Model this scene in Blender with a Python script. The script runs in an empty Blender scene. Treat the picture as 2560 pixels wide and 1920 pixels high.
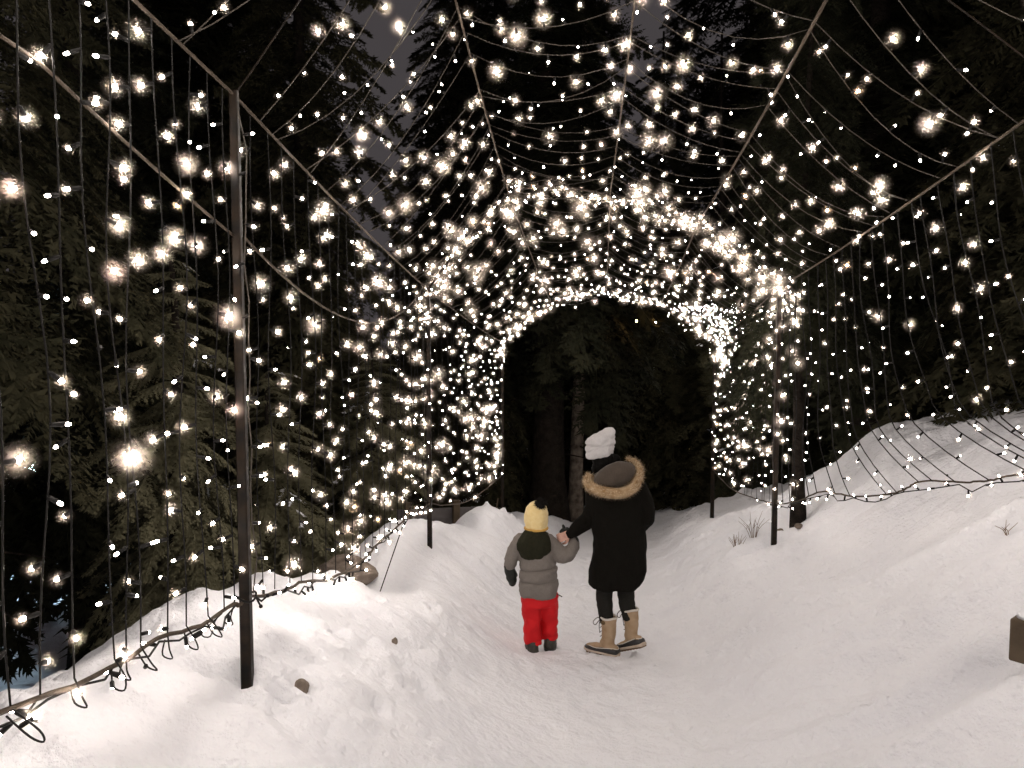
import bpy, bmesh, math, random
import numpy as np
from mathutils import Vector, Matrix, Euler

S = bpy.context.scene
COL = S.collection
R = math.radians

# ------------------------------------------------------------------ camera, sky, exposure
cam_d = bpy.data.cameras.new('camera')
cam_d.lens = 26.365
cam_d.sensor_width = 36.0
cam_d.clip_start = 0.05
cam_d.clip_end = 600
cam = bpy.data.objects.new('camera', cam_d)
COL.objects.link(cam)
cam.location = (0, 0, 1.7)
cam.rotation_euler = (R(90 - 3.7), 0, 0)
S.camera = cam

W = bpy.data.worlds.new('World')
S.world = W
W.use_nodes = True
wn, wl = W.node_tree.nodes, W.node_tree.links
wn.clear()
w_out = wn.new('ShaderNodeOutputWorld')
w_sky = wn.new('ShaderNodeTexSky'); w_sky.sky_type = 'NISHITA'; w_sky.sun_disc = False
w_sky.sun_elevation = R(-4); w_sky.sun_rotation = R(200)
w_bg1 = wn.new('ShaderNodeBackground'); w_bg1.inputs['Strength'].default_value = 0.05
wl.new(w_sky.outputs[0], w_bg1.inputs['Color'])
# town light on a low cloud layer: an even mauve grey
w_bg2 = wn.new('ShaderNodeBackground')
w_bg2.inputs['Color'].default_value = (0.95, 0.84, 0.88, 1)
w_bg2.inputs['Strength'].default_value = 0.048
w_add = wn.new('ShaderNodeAddShader')
wl.new(w_bg1.outputs[0], w_add.inputs[0]); wl.new(w_bg2.outputs[0], w_add.inputs[1])
wl.new(w_add.outputs[0], w_out.inputs['Surface'])

S.view_settings.view_transform = 'Standard'
S.view_settings.look = 'None'
S.view_settings.exposure = 0.34
S.view_settings.gamma = 1.0
S.view_settings.use_curve_mapping = False
cy = S.cycles
cy.use_denoising = True
cy.use_light_tree = True
cy.max_bounces = 5
cy.diffuse_bounces = 2
cy.glossy_bounces = 2
cy.transmission_bounces = 2
cy.volume_bounces = 0
cy.transparent_max_bounces = 4
cy.sample_clamp_indirect = 4.0
cy.caustics_reflective = False
cy.caustics_refractive = False

BULB = 92.0
GLOW_DENSITY = 8.5      # scattering of the volume added round a bright bulb as lens glow, per metre

rng = np.random.default_rng(7)
random.seed(7)

# ------------------------------------------------------------------ helpers
def new_obj(name, me, parent=None, loc=None):
    o = bpy.data.objects.new(name, me)
    COL.objects.link(o)
    if parent is not None: o.parent = parent
    if loc is not None: o.location = loc
    return o

def tag(o, label=None, cat=None, group=None, kind=None):
    if label: o['label'] = label
    if cat: o['category'] = cat
    if group: o['group'] = group
    if kind: o['kind'] = kind
    return o

def empty(name, loc=(0, 0, 0), rz=0.0):
    o = bpy.data.objects.new(name, None)
    COL.objects.link(o)
    o.location = loc; o.rotation_euler = (0, 0, rz); o.empty_display_size = 0.1
    return o

def mesh(name, v, f, mats=(), smooth=False, midx=None):
    me = bpy.data.meshes.new(name)
    v = np.asarray(v, np.float32)
    if isinstance(f, np.ndarray) and f.ndim == 2:
        n = f.shape[1]
        me.vertices.add(len(v)); me.vertices.foreach_set('co', v.ravel())
        me.loops.add(f.size); me.loops.foreach_set('vertex_index', f.astype(np.int32).ravel())
        me.polygons.add(len(f))
        me.polygons.foreach_set('loop_start', np.arange(0, f.size, n, dtype=np.int32))
        me.update(calc_edges=True)
    else:
        me.from_pydata([tuple(map(float, p)) for p in v], [], [tuple(int(i) for i in q) for q in f])
        me.update()
    for m in mats: me.materials.append(m)
    if midx is not None: me.polygons.foreach_set('material_index', np.asarray(midx, np.int32))
    if smooth: me.polygons.foreach_set('use_smooth', np.ones(len(me.polygons), bool))
    return me

class MB:
    """collects simple shapes into one mesh"""
    def __init__(s): s.v = []; s.f = []; s.m = []
    def add(s, v, f, m=0):
        b = len(s.v); s.v += [tuple(p) for p in v]
        s.f += [tuple(i + b for i in q) for q in f]; s.m += [m] * len(f)
    def tube(s, pts, r, n=6, m=0, caps=True):
        pts = [Vector(p) for p in pts]
        rs = r if hasattr(r, '__len__') else [r] * len(pts)
        b = len(s.v); up = None
        for i, p in enumerate(pts):
            d = (pts[min(i + 1, len(pts) - 1)] - pts[max(i - 1, 0)])
            if d.length < 1e-9: d = Vector((0, 0, 1))
            d.normalize()
            if up is None:
                up = d.cross(Vector((0.31, 0.2, 1.0)) if abs(d.z) < .9 else Vector((1, 0.1, 0))).normalized()
            else:
                up = (up - d * up.dot(d)).normalized()
            w = d.cross(up)
            for k in range(n):
                a = 2 * math.pi * k / n
                s.v.append(tuple(p + (up * math.cos(a) + w * math.sin(a)) * rs[i]))
        for i in range(len(pts) - 1):
            for k in range(n):
                k2 = (k + 1) % n
                s.f.append((b + i * n + k, b + i * n + k2, b + (i + 1) * n + k2, b + (i + 1) * n + k)); s.m.append(m)
        if caps:
            s.f.append(tuple(b + k for k in range(n))[::-1]); s.m.append(m)
            e = b + (len(pts) - 1) * n
            s.f.append(tuple(e + k for k in range(n))); s.m.append(m)
    def box(s, c, size, m=0, mat=None):
        x, y, z = [q / 2 for q in size]
        v = [Vector((sx * x, sy * y, sz * z)) for sx in (-1, 1) for sy in (-1, 1) for sz in (-1, 1)]
        if mat is not None: v = [mat @ p for p in v]
        v = [p + Vector(c) for p in v]
        s.add(v, [(0, 1, 3, 2), (4, 6, 7, 5), (0, 4, 5, 1), (2, 3, 7, 6), (0, 2, 6, 4), (1, 5, 7, 3)], m)
    def ball(s, c, r, m=0, seg=6, rings=4):
        r = r if hasattr(r, '__len__') else (r, r, r)
        v = [(c[0], c[1], c[2] + r[2])]
        for i in range(1, rings):
            t = math.pi * i / rings
            for k in range(seg):
                a = 2 * math.pi * k / seg
                v.append((c[0] + r[0] * math.sin(t) * math.cos(a), c[1] + r[1] * math.sin(t) * math.sin(a), c[2] + r[2] * math.cos(t)))
        v.append((c[0], c[1], c[2] - r[2]))
        f = []
        for k in range(seg): f.append((0, 1 + k, 1 + (k + 1) % seg))
        for i in range(rings - 2):
            a = 1 + i * seg
            for k in range(seg): f.append((a + k, a + seg + k, a + seg + (k + 1) % seg, a + (k + 1) % seg))
        a = 1 + (rings - 2) * seg
        for k in range(seg): f.append((a + k, len(v) - 1, a + (k + 1) % seg))
        s.add(v, f, m)
    def build(s, name, mats, parent=None, smooth=False, loc=None):
        if not isinstance(mats, (list, tuple)): mats = [mats]
        me = mesh(name, s.v, s.f, mats, smooth, s.m)
        return new_obj(name, me, parent, loc)

def hash2(ix, iy, seed):
    n = (ix.astype(np.int64) * 374761393 + iy.astype(np.int64) * 668265263 + seed * 1442695041) & 0xffffffff
    n = ((n ^ (n >> 13)) * 1274126177) & 0xffffffff
    n = n ^ (n >> 16)
    return (n & 0xffff) / 65535.0

def vnoise(x, y, seed=0):
    x = np.asarray(x, float); y = np.asarray(y, float)
    ix = np.floor(x); iy = np.floor(y)
    fx = x - ix; fy = y - iy
    fx = fx * fx * fx * (fx * (fx * 6 - 15) + 10); fy = fy * fy * fy * (fy * (fy * 6 - 15) + 10)
    a = hash2(ix, iy, seed); b = hash2(ix + 1, iy, seed); c = hash2(ix, iy + 1, seed); d = hash2(ix + 1, iy + 1, seed)
    return (a + (b - a) * fx) * (1 - fy) + (c + (d - c) * fx) * fy - 0.5

def fbm(x, y, seed, octv=4, gain=0.5):
    s = 0; a = 1.0
    for o in range(octv):
        s = s + a * vnoise(x * 2 ** o + 17.3 * o, y * 2 ** o - 9.1 * o, seed + o); a *= gain
    return s

def lerp_pts(pts, y):
    pts = np.asarray(pts, float)
    return np.array([np.interp(y, pts[:, 0], pts[:, k]) for k in range(1, pts.shape[1])])

# ------------------------------------------------------------------ materials
def material(name, color, rough=0.8, spec=0.3, noise=None, bump=None, metal=0.0, sheen=0.0, coord='Object'):
    """noise=(scale, second colour, contrast) ; bump=(scale, strength, distance)"""
    m = bpy.data.materials.new(name); m.use_nodes = True
    nt = m.node_tree; b = nt.nodes['Principled BSDF']
    b.inputs['Base Color'].default_value = (*color, 1)
    b.inputs['Roughness'].default_value = rough
    b.inputs['Specular IOR Level'].default_value = spec
    b.inputs['Metallic'].default_value = metal
    if sheen: b.inputs['Sheen Weight'].default_value = sheen; b.inputs['Sheen Roughness'].default_value = .4
    tc = nt.nodes.new('ShaderNodeTexCoord')
    if noise:
        t = nt.nodes.new('ShaderNodeTexNoise'); t.inputs['Scale'].default_value = noise[0]; t.inputs['Detail'].default_value = 5
        r = nt.nodes.new('ShaderNodeValToRGB')
        r.color_ramp.elements[0].position = .5 - noise[2]; r.color_ramp.elements[1].position = .5 + noise[2]
        r.color_ramp.elements[0].color = (*color, 1); r.color_ramp.elements[1].color = (*noise[1], 1)
        nt.links.new(tc.outputs[coord], t.inputs['Vector']); nt.links.new(t.outputs['Fac'], r.inputs['Fac'])
        nt.links.new(r.outputs['Color'], b.inputs['Base Color'])
    if bump:
        t2 = nt.nodes.new('ShaderNodeTexNoise'); t2.inputs['Scale'].default_value = bump[0]; t2.inputs['Detail'].default_value = 6
        bp = nt.nodes.new('ShaderNodeBump'); bp.inputs['Strength'].default_value = bump[1]; bp.inputs['Distance'].default_value = bump[2]
        nt.links.new(tc.outputs[coord], t2.inputs['Vector']); nt.links.new(t2.outputs['Fac'], bp.inputs['Height'])
        nt.links.new(bp.outputs['Normal'], b.inputs['Normal'])
    return m

def emitter(name, color, strength):
    m = bpy.data.materials.new(name); m.use_nodes = True
    nt = m.node_tree; nt.nodes.clear()
    o = nt.nodes.new('ShaderNodeOutputMaterial'); e = nt.nodes.new('ShaderNodeEmission')
    e.inputs['Color'].default_value = (*color, 1); e.inputs['Strength'].default_value = strength
    nt.links.new(e.outputs[0], o.inputs['Surface'])
    m.cycles.emission_sampling = 'FRONT'
    return m

M_snow = material('snow', (0.79, 0.802, 0.85), .75, .25, noise=(1.6, (.85, .86, .895), .25), bump=(26, .6, .03))
def second_bump(m, scale, strength, dist):
    nt = m.node_tree; b = nt.nodes['Principled BSDF']; old = b.inputs['Normal'].links[0].from_node
    t = nt.nodes.new('ShaderNodeTexNoise'); t.inputs['Scale'].default_value = scale; t.inputs['Detail'].default_value = 7; t.inputs['Roughness'].default_value = .62
    tc = [n for n in nt.nodes if n.type == 'TEX_COORD'][0]
    bp = nt.nodes.new('ShaderNodeBump'); bp.inputs['Strength'].default_value = strength; bp.inputs['Distance'].default_value = dist
    nt.links.new(tc.outputs['Object'], t.inputs['Vector']); nt.links.new(t.outputs['Fac'], bp.inputs['Height'])
    nt.links.new(bp.outputs['Normal'], old.inputs['Normal'])
second_bump(M_snow, 7, .55, .10)
M_steel = material('painted_steel', (.005, .0045, .004), .5, .15, noise=(16, (.020, .013, .008), .16), bump=(40, .3, .004))
M_rope = material('rope', (.075, .058, .043), .8, .2, noise=(60, (.045, .033, .023), .2), bump=(150, .8, .004))
M_wire = material('black_wire', (.005, .0045, .004), .6, .2)
M_wire2 = material('worn_wire', (.045, .037, .028), .5, .4)
M_bark = material('bark', (.013, .011, .009), .95, .08, noise=(9, (.026, .021, .017), .2), bump=(22, 1, .05))
M_bark2 = material('pale_bark', (.30, .25, .205), .95, .1, noise=(7, (.09, .075, .06), .2), bump=(25, 1, .05))
M_leaf = material('conifer_needles', (.020, .021, .011), .85, .12, noise=(3.0, (.050, .046, .026), .22))
M_leaf2 = material('dark_needles', (.011, .013, .007), .85, .12, noise=(2.0, (.028, .028, .016), .22))
M_leaf3 = material('cedar_sprays', (.075, .072, .042), .8, .2, noise=(5.0, (.15, .14, .085), .25))
M_rock = material('rock', (.12, .095, .075), .9, .2, noise=(12, (.22, .18, .15), .2), bump=(30, .8, .02))
M_wood = material('weathered_wood', (.10, .075, .05), .85, .2, noise=(10, (.06, .045, .03), .2), bump=(40, .6, .01))
M_greywood = material('grey_board', (.13, .12, .12), .85, .2, noise=(6, (.09, .08, .08), .2))
M_twig = material('dry_twig', (.16, .10, .06), .9, .1)

WARM = (1.0, .87, .76)
BULB_KINDS = [   # strength factor, colour, share, radius of the added glow ball round it
    (0.5, WARM, .27, 0), (1.0, WARM, .30, .034), (2.0, (1, .90, .82), .29, .056), (3.6, (1, .91, .84), .07, .082),
    (0.8, (1, .92, .88), .03, 0), (2.0, (1, .76, .70), .02, .055), (1.5, (1, .66, .42), .02, .045)]
M_bulb = [emitter('lamp_glow_%s' % 'abcdefg'[i], k[1], BULB * k[0]) for i, k in enumerate(BULB_KINDS)]
SHARE = np.array([k[2] for k in BULB_KINDS]); SHARE = SHARE / SHARE.sum()
# ------------------------------------------------------------------ tunnel layout (metres)
FY = [-1.2, 3.1, 7.05, 11.1]                       # the arch frames along the path
L_POST = [(-1.2, -1.49, 3.26), (3.1, -1.124, 2.67), (7.05, -.785, 2.13), (11.1, -.145, 1.60)]
R_POST = [(-1.2, 1.76, 3.25), (3.0, 2.17, 2.66), (6.85, 2.43, 2.139), (11.1, 3.0, 1.63)]
A_NODE = [(-1.2, -.72, 4.15), (3.1, -.36, 3.55), (7.0, -.026, 2.996), (11.1, .573, 2.19)]
B_NODE = [(-1.2, .19, 4.16), (3.1, .55, 3.55), (6.95, .897, 2.986), (11.1, 1.39, 2.37)]
C_NODE = [(-1.2, 1.02, 3.88), (3.1, 1.38, 3.27), (6.9, 1.692, 2.72), (11.1, 2.209, 2.20)]
L_ROPE = [(-1.2, -1.49, 1.15), (1.2, -1.285, .90), (1.76, -1.239, .788), (2.45, -1.18, .69), (3.0, -1.133, .605), (3.1, -1.124, .60), (3.7, -1.07, .46),
          (4.5, -1.0, .27), (5.2, -.945, .24), (6.2, -.86, .22), (7.05, -.785, .10), (8.7, -.53, -.25), (11.1, -.145, -.38)]
R_ROPE = [(-1.2, 2.4, 1.35), (3.3, 3.0, 1.02), (3.9, 2.95, .95), (4.25, 2.9, .905), (4.4, 2.835, .845), (4.6, 2.79, .79), (4.85, 2.68, .75), (5.0, 2.64, .66),
          (5.2, 2.61, .585), (5.5, 2.53, .51), (5.9, 2.46, .46), (6.3, 2.45, .30), (6.85, 2.44, .15), (7.9, 2.55, -.02), (9.2, 2.70, -.18), (11.1, 3.0, -.30)]

def centre(y):
    return np.interp(y, [-30, -1.2, 3.1, 7.0, 11.1, 16, 24, 60], [-2.2, .14, .50, .83, 1.43, 2.4, 4.6, 18])

def smooth_profile(xs, zs, w=.22):
    gx = np.linspace(-60, 60, 12001)
    gz = np.interp(gx, xs, zs)
    k = np.exp(-.5 * (np.arange(-80, 81) * .01 / w) ** 2); k /= k.sum()
    return gx, np.convolve(np.pad(gz, 80, mode='edge'), k, 'valid')

# cross-sections of the snow: offset from the middle of the path -> height above it
PX, PZ_near = smooth_profile([-60, -30, -14, -8, -5, -3.5, -2.8, -2.3, -2.0, -1.6, -1.1, -.55, 0, .5, 1.1, 1.65, 2.1, 2.6, 3.3, 4.6, 6, 9, 60],
                             [-4, -4, -3.6, -2.8, -1.6, -.28, .50, .90, .84, .60, .30, .05, 0, .06, .38, .74, 1.02, 1.36, 1.62, 2.0, 2.2, 2.4, 2.6])
_, PZ_mid = smooth_profile([-60, -30, -14, -8, -5, -3.4, -2.7, -2.2, -1.9, -1.6, -1.15, -.75, 0, .75, 1.1, 1.62, 2.0, 2.5, 3.0, 4.2, 5.4, 7, 9, 60],
                           [-4, -4, -3.6, -2.8, -1.8, -.6, .2, .74, .80, .62, .40, .04, 0, .05, .34, .54, .80, 1.2, 1.6, 2.0, 2.25, 2.3, 2.2, 2.2], .16)
_, PZ_far = smooth_profile([-60, -30, -14, -8, -5, -3.4, -2.4, -1.9, -1.5, -1.0, -.7, 0, .8, 1.15, 1.6, 2.2, 3.0, 5, 9, 60],
                           [-3, -3, -2.8, -2.0, -1.2, -.3, .15, .42, .48, .40, .06, 0, .06, .40, .55, .65, .9, 1.4, 1.9, 2.2], .15)
_, PZ_end = smooth_profile([-60, -14, -6, 0, 1.5, 3, 6, 12, 60], [-3, -2.5, -.5, 0, .1, .2, .5, .8, 1], .3)

def path_z(y):
    return np.interp(y, [-40, 0, 21, 30, 300], [5.5, 0, -2.9, -3.4, -3.4])

HOLES = []      # (x, y, radius x, radius y, depth)
LUMPS = []
def height(x, y, detail=True):
    x = np.asarray(x, float); y = np.asarray(y, float)
    u = x - centre(y)
    u = u + .10 * vnoise(y * .9, 0 * y + 3.0, 5) * np.clip(np.abs(u) - .3, 0, 1) * 2
    a = np.interp(u, PX, PZ_near); b = np.interp(u, PX, PZ_mid); c = np.interp(u, PX, PZ_far); d = np.interp(u, PX, PZ_end)
    w1 = np.clip((y - 3.6) / 2.2, 0, 1); w1 = w1 * w1 * (3 - 2 * w1)
    w2 = np.clip((y - 8.0) / 2.2, 0, 1); w2 = w2 * w2 * (3 - 2 * w2)
    w3 = np.clip((y - 12.0) / 4, 0, 1); w3 = w3 * w3 * (3 - 2 * w3)
    z = a * (1 - w1) + b * w1
    z = z * (1 - w2) + c * w2
    z = z * (1 - w3) + d * w3
    z = z + path_z(y)
    au = np.abs(u)
    # ridge height varies along the left bank (dip between the posts)
    gl = np.exp(-((u + 1.95) / .38) ** 2)
    z = z - gl * .30 * np.exp(-((y - 5.75) / .42) ** 2) + gl * .06 * np.exp(-((y - 7.5) / .5) ** 2)
    z = z + .30 * np.exp(-((x + .36) / .42) ** 2 - ((y - 9.7) / .75) ** 2) + .16 * np.exp(-((x - 3.9) / .7) ** 2 - ((y - 8.0) / .9) ** 2)
    bank = np.clip((au - .45) / .8, 0, 1)
    z = z + bank * (.16 * fbm(x * .75, y * .75, 11, 3) + .055 * fbm(x * 2.1, y * 2.1, 21, 3))
    if detail:
        for hx, hy, rx, ry, dp in HOLES:
            q = ((x - hx) / rx) ** 2 + ((y - hy) / ry) ** 2
            z = z - dp * np.exp(-q ** 2 * .9) + dp * .16 * np.exp(-((np.sqrt(q) - 1.5) / .35) ** 2)
        path = 1 - bank
        lump = np.clip(fbm(x * 6, y * 6, 31, 2) + .05, 0, 1)
        z = z + .034 * bank * lump + .014 * bank * fbm(x * 14, y * 14, 41, 3)
        drift = .62 - 2.0 * np.abs(fbm(x * .55 + y * .3, y * 1.9 + x * .55, 81, 3))
        z = z + bank * np.where(u > 0, .19, .08) * drift
        clod = np.clip(vnoise(x * 9 + 3, y * 9, 91) - .22, 0, 1) * np.clip(vnoise(x * 1.1, y * 1.1 + 7, 92) + .25, 0, 1)
        z = z + .26 * bank * clod * (u < 0) + .07 * bank * clod
        z = z + path * (.026 * fbm(x * 2.6, y * 2.2, 51, 3) + .019 * fbm(x * 9, y * 7, 61, 3))
        # trodden, shallow scuffs on the path
        sc = np.clip(vnoise(x * 5.2 + 40, y * 3.6, 71) - .12, 0, 1)
        z = z - path * .035 * sc
    return z

def hz(x, y): return float(height(np.array([x]), np.array([y]))[0])

# marks in the snow: around the near post, foot holes on the bank
HOLES += [(-1.13, 3.05, .09, .06, .10), (-1.00, 3.06, .065, .05, .12), (-.92, 3.20, .06, .05, .05), (-1.27, 3.0, .075, .05, .10), (-.55, 3.75, .035, .04, .05),
          (-1.32, 1.98, .05, .10, .05), (-1.17, 2.05, .012, .10, .03), (-.75, 3.0, .03, .05, .02), (.05, 2.9, .03, .07, .02), (-.3, 3.3, .04, .06, .02),
          (1.55, 4.3, .05, .06, .03), (1.9, 4.1, .06, .05, .03), (.95, 4.9, .07, .13, .015), (.45, 4.7, .06, .12, .015), (.75, 4.3, .07, .13, .015),
          (.25, 4.1, .06, .12, .012), (1.0, 3.9, .07, .13, .012), (.35, 5.2, .05, .1, .012), (.9, 6.4, .07, .12, .015), (1.1, 7.1, .07, .13, .015)]

_g = np.random.default_rng(33)
for _k in range(46):        # trodden boot marks
    _y = 2.7 + 8.5 * _g.random() ** 1.1; _x = float(centre(_y)) + _g.normal() * .42 + .1
    HOLES.append((_x, _y, .055 + .02 * _g.random(), .10 + .05 * _g.random(), .016 + .014 * _g.random()))
for _k in range(26):        # dents and crumbled pits on the left bank
    _y = 2.0 + 4.5 * _g.random(); _x = float(centre(_y)) - 1.0 - .75 * _g.random()
    HOLES.append((_x, _y, .03 + .04 * _g.random(), .03 + .05 * _g.random(), .02 + .03 * _g.random()))

def axis(dense_a, dense_b, step, far_a, far_b, g=1.09):
    a = [dense_a]; s = step
    while a[-1] > far_a: s *= g; a.append(a[-1] - s)
    m = list(np.arange(dense_a + step, dense_b, step)); b = [m[-1]]; s = step
    while b[-1] < far_b: s *= g; b.append(b[-1] + s)
    return np.array(a[::-1] + m + b[1:])
gx = axis(-2.9, 4.3, .026, -230, 230)
gy = axis(1.3, 9.5, .028, -60, 320, 1.045)
GX, GY = np.meshgrid(gx, gy)
GZ = height(GX, GY)
nx, ny = len(gx), len(gy)
idx = np.arange(nx * ny).reshape(ny, nx)
gf = np.stack([idx[:-1, :-1], idx[:-1, 1:], idx[1:, 1:], idx[1:, :-1]], -1).reshape(-1, 4)
ground = new_obj('snow_ground', mesh('snow_ground', np.stack([GX, GY, GZ], -1).reshape(-1, 3), gf, [M_snow], True))
tag(ground, 'trodden snow path between banks of shovelled snow', kind='structure')
# ------------------------------------------------------------------ arch frames
def square_tube(mb, p0, p1, w, w1=None):
    p0 = Vector(p0); p1 = Vector(p1); d = (p1 - p0).normalized()
    x = Vector((1, 0, 0)); x = (x - d * x.dot(d)).normalized(); y = d.cross(x)
    h = w / 2; c = h * .25; v = []
    for p, q in ((p0, w), (p1, w1 or w)):
        h = q / 2; c = h * .25
        for a, b in ((h - c, h), (-h + c, h), (-h, h - c), (-h, -h + c), (-h + c, -h), (h - c, -h), (h, -h + c), (h, h - c)):
            v.append(p + x * a + y * b)
    f = [(k, (k + 1) % 8, 8 + (k + 1) % 8, 8 + k) for k in range(8)]
    f += [tuple(range(8))[::-1], tuple(range(8, 16))]
    mb.add(v, f)

def curve_through(pts, n=8):
    P = [Vector(p) for p in pts]; out = []
    for i in range(len(P) - 1):
        a = P[max(i - 1, 0)]; b = P[i]; c = P[i + 1]; d = P[min(i + 2, len(P) - 1)]
        for k in range(n):
            t = k / n
            out.append(.5 * ((2 * b) + (c - a) * t + (2 * a - 5 * b + 4 * c - d) * t * t + (3 * b - a - 3 * c + d) * t ** 3))
    out.append(P[-1]); return out

FRAME_LABEL = [None, 'steel post frame nearest the camera, its left post standing in foreground snow',
               'middle steel post frame with arched pipe, standing level with the walkers',
               'small far steel post frame at the dark end of the light tunnel']
POST_W = [.055, .046, .046, .054]
for i in (1, 2, 3):
    lp = L_POST[i]; rp = R_POST[i]
    fr = empty('arch_frame', (lp[1], lp[0], hz(lp[1], lp[0])))
    tag(fr, FRAME_LABEL[i], 'post frame', 'steel frames of the light tunnel')
    o = fr.location
    for (py, px, pz) in (lp, rp):
        m = MB(); g = hz(px, py) - .06
        lean = -.02 if px < .5 else .01
        square_tube(m, Vector((px, py, g)) - o, Vector((px, py, pz + .015)) - o, POST_W[i], POST_W[i] * .72)
        m.build('post', M_steel, fr)
    m = MB()
    pts = [(lp[1], lp[0], lp[2])] + [(n[i][1], n[i][0], n[i][2]) for n in (A_NODE, B_NODE, C_NODE)] + [(rp[1], rp[0], rp[2])]
    m.tube([p - o for p in curve_through(pts)], .011 if i > 1 else .004, 6)
    m.build('arch_pipe', M_steel, fr, True)
    if i == 1:      # cable tied round the near post
        m = MB(); ring = []
        for k in range(15):
            a = k / 14 * 2 * math.pi
            ring.append(Vector((lp[1] + .043 * math.cos(a), lp[0] + .043 * math.sin(a), .60 + .012 * math.sin(a * 2))) - o)
        m.tube(ring, .005, 5)
        m.tube([ring[0], ring[0] + Vector((.03, -.02, -.012)), ring[0] + Vector((.055, -.02, .01))], .0045, 5)
        m.tube([ring[0], ring[0] + Vector((.025, -.02, -.03))], .0045, 5)
        m.ball(tuple(ring[0] + Vector((.057, -.02, .012))), .009); m.ball(tuple(ring[0] + Vector((.027, -.02, -.034))), .009)
        m.build('wire_tie', M_wire, fr, True)

# ------------------------------------------------------------------ cables the strings hang from
def sag_line(pts, sag, n=10):
    out = []
    for a, b in zip(pts[:-1], pts[1:]):
        a = Vector(a); b = Vector(b)
        for k in range(n):
            t = k / n
            out.append(a.lerp(b, t) - Vector((0, 0, sag * 4 * t * (1 - t))))
    out.append(Vector(pts[-1])); return out

def cable(pts, r, label, mat, sag=.03, n=10):
    P = sag_line(pts, sag, n); m = MB(); m.tube(P, r, 6)
    o = m.build('support_cable', mat, None, True)
    return tag(o, label, 'cable', 'cables carrying the light strings')
xyz = lambda nodes: [(q[1], q[0], q[2]) for q in nodes]
cable(xyz(L_POST), .0065, 'pale cable along the top of the left wall, post top to post top', M_rope)
cable(xyz(R_POST), .007, 'pale cable along the top of the right wall, rising to the upper right', M_rope)
cable(xyz(A_NODE), .007, 'roof cable on the left slope, left of the two that flank the ridge', M_rope, .04)
cable(xyz(B_NODE), .006, 'ridge cable running down the middle of the glowing roof', M_rope, .04)
cable(xyz(C_NODE), .008, 'roof cable on the right slope, nearest the right wall', M_rope, .04)
cable([(-1.62, -.6, 2.85), (-1.262, 2.04, 2.43), (-1.13, 3.1, 2.1)], .0055, 'slanting cable left of the near post, tied to it below its top', M_rope, .01)
cable([(-1.1, 3.12, 2.1), (-.83, 7.0, 2.13)], .0055, 'slack black cable swagged from near left post to middle left post', M_rope, .33, 24)
m = MB()
m.tube([p + Vector((random.gauss(0, .002), random.gauss(0, .002), random.gauss(0, .003))) for p in curve_through(sag_line(xyz(L_ROPE), .02, 4), 2)], .0075, 6)
tag(m.build('ground_rope', M_rope, None, True), 'brown rope low along the left snowbank, tying down the strings', 'rope', 'ropes holding the strings down')
m = MB()
m.tube([p + Vector((random.gauss(0, .002), random.gauss(0, .002), random.gauss(0, .002))) for p in curve_through(xyz(R_ROPE), 8)], .0065, 6)
tag(m.build('ground_rope', M_rope, None, True), 'rope just above the right snowbank with string ends curling to it', 'rope', 'ropes holding the strings down')

# ------------------------------------------------------------------ light strings
def bulb_meshes():
    whole, lens = [], []
    for i, mt in enumerate(M_bulb):
        q = (.82, .95, 1.12, 1.25, .9, 1.1, 1.0)[i]
        m = MB()
        m.tube([(0, 0, 0), (0, 0, .006), (0, 0, .034)], [.0035, .0062, .0066], 6, 0)
        m.tube([(0, 0, .034), (0, 0, .041), (0, 0, .047)], [.0050 * q, .0064 * q, .0038 * q], 6, 1)
        whole.append(mesh('bulb', m.v, m.f, [M_wire, mt], True, m.m))
        m = MB()
        m.tube([(0, 0, .034), (0, 0, .042), (0, 0, .048)], [.0050 * q, .0064 * q, .0038 * q], 8, 0)
        lens.append(mesh('bulb', m.v, m.f, [mt], True, m.m))
    m = MB(); m.tube([(0, 0, 0), (0, 0, .006), (0, 0, .034)], [.004, .0066, .0068], 8, 0)
    sock = mesh('socket', m.v, m.f, [M_wire], True, m.m)
    return whole, lens, sock
BULB_WHOLE, BULB_LENS, SOCKET = bulb_meshes()
# added volume thinning outwards round a bright bulb: scatters its light, imitating lens glow
hm = bpy.data.materials.new('lens_glow_volume'); hm.use_nodes = True
hn = hm.node_tree; hn.nodes.clear()
ho = hn.nodes.new('ShaderNodeOutputMaterial'); hp = hn.nodes.new('ShaderNodeVolumePrincipled')
hp.inputs['Color'].default_value = (.98, .84, .72, 1)  # warm tint browns the added glow
hp.inputs['Anisotropy'].default_value = .25
h_tc = hn.nodes.new('ShaderNodeTexCoord'); h_len = hn.nodes.new('ShaderNodeVectorMath'); h_len.operation = 'LENGTH'
h_map = hn.nodes.new('ShaderNodeMapRange'); h_map.inputs['From Min'].default_value = 1.0; h_map.inputs['From Max'].default_value = 0.0
h_pow = hn.nodes.new('ShaderNodeMath'); h_pow.operation = 'POWER'; h_pow.inputs[1].default_value = 1.9
h_mul = hn.nodes.new('ShaderNodeMath'); h_mul.operation = 'MULTIPLY'; h_mul.inputs[1].default_value = GLOW_DENSITY
hn.links.new(h_tc.outputs['Object'], h_len.inputs[0]); hn.links.new(h_len.outputs['Value'], h_map.inputs['Value'])
hn.links.new(h_map.outputs[0], h_pow.inputs[0]); hn.links.new(h_pow.outputs[0], h_mul.inputs[0])
hn.links.new(h_mul.outputs[0], hp.inputs['Density']); hn.links.new(hp.outputs[0], ho.inputs['Volume'])
_hb = MB(); _hb.ball((0, 0, 0), 1, 0, 14, 9)
GLOW_BALL = mesh('lens_glow_ball', _hb.v, _hb.f, [hm])
N_BULB = [0]

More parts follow.
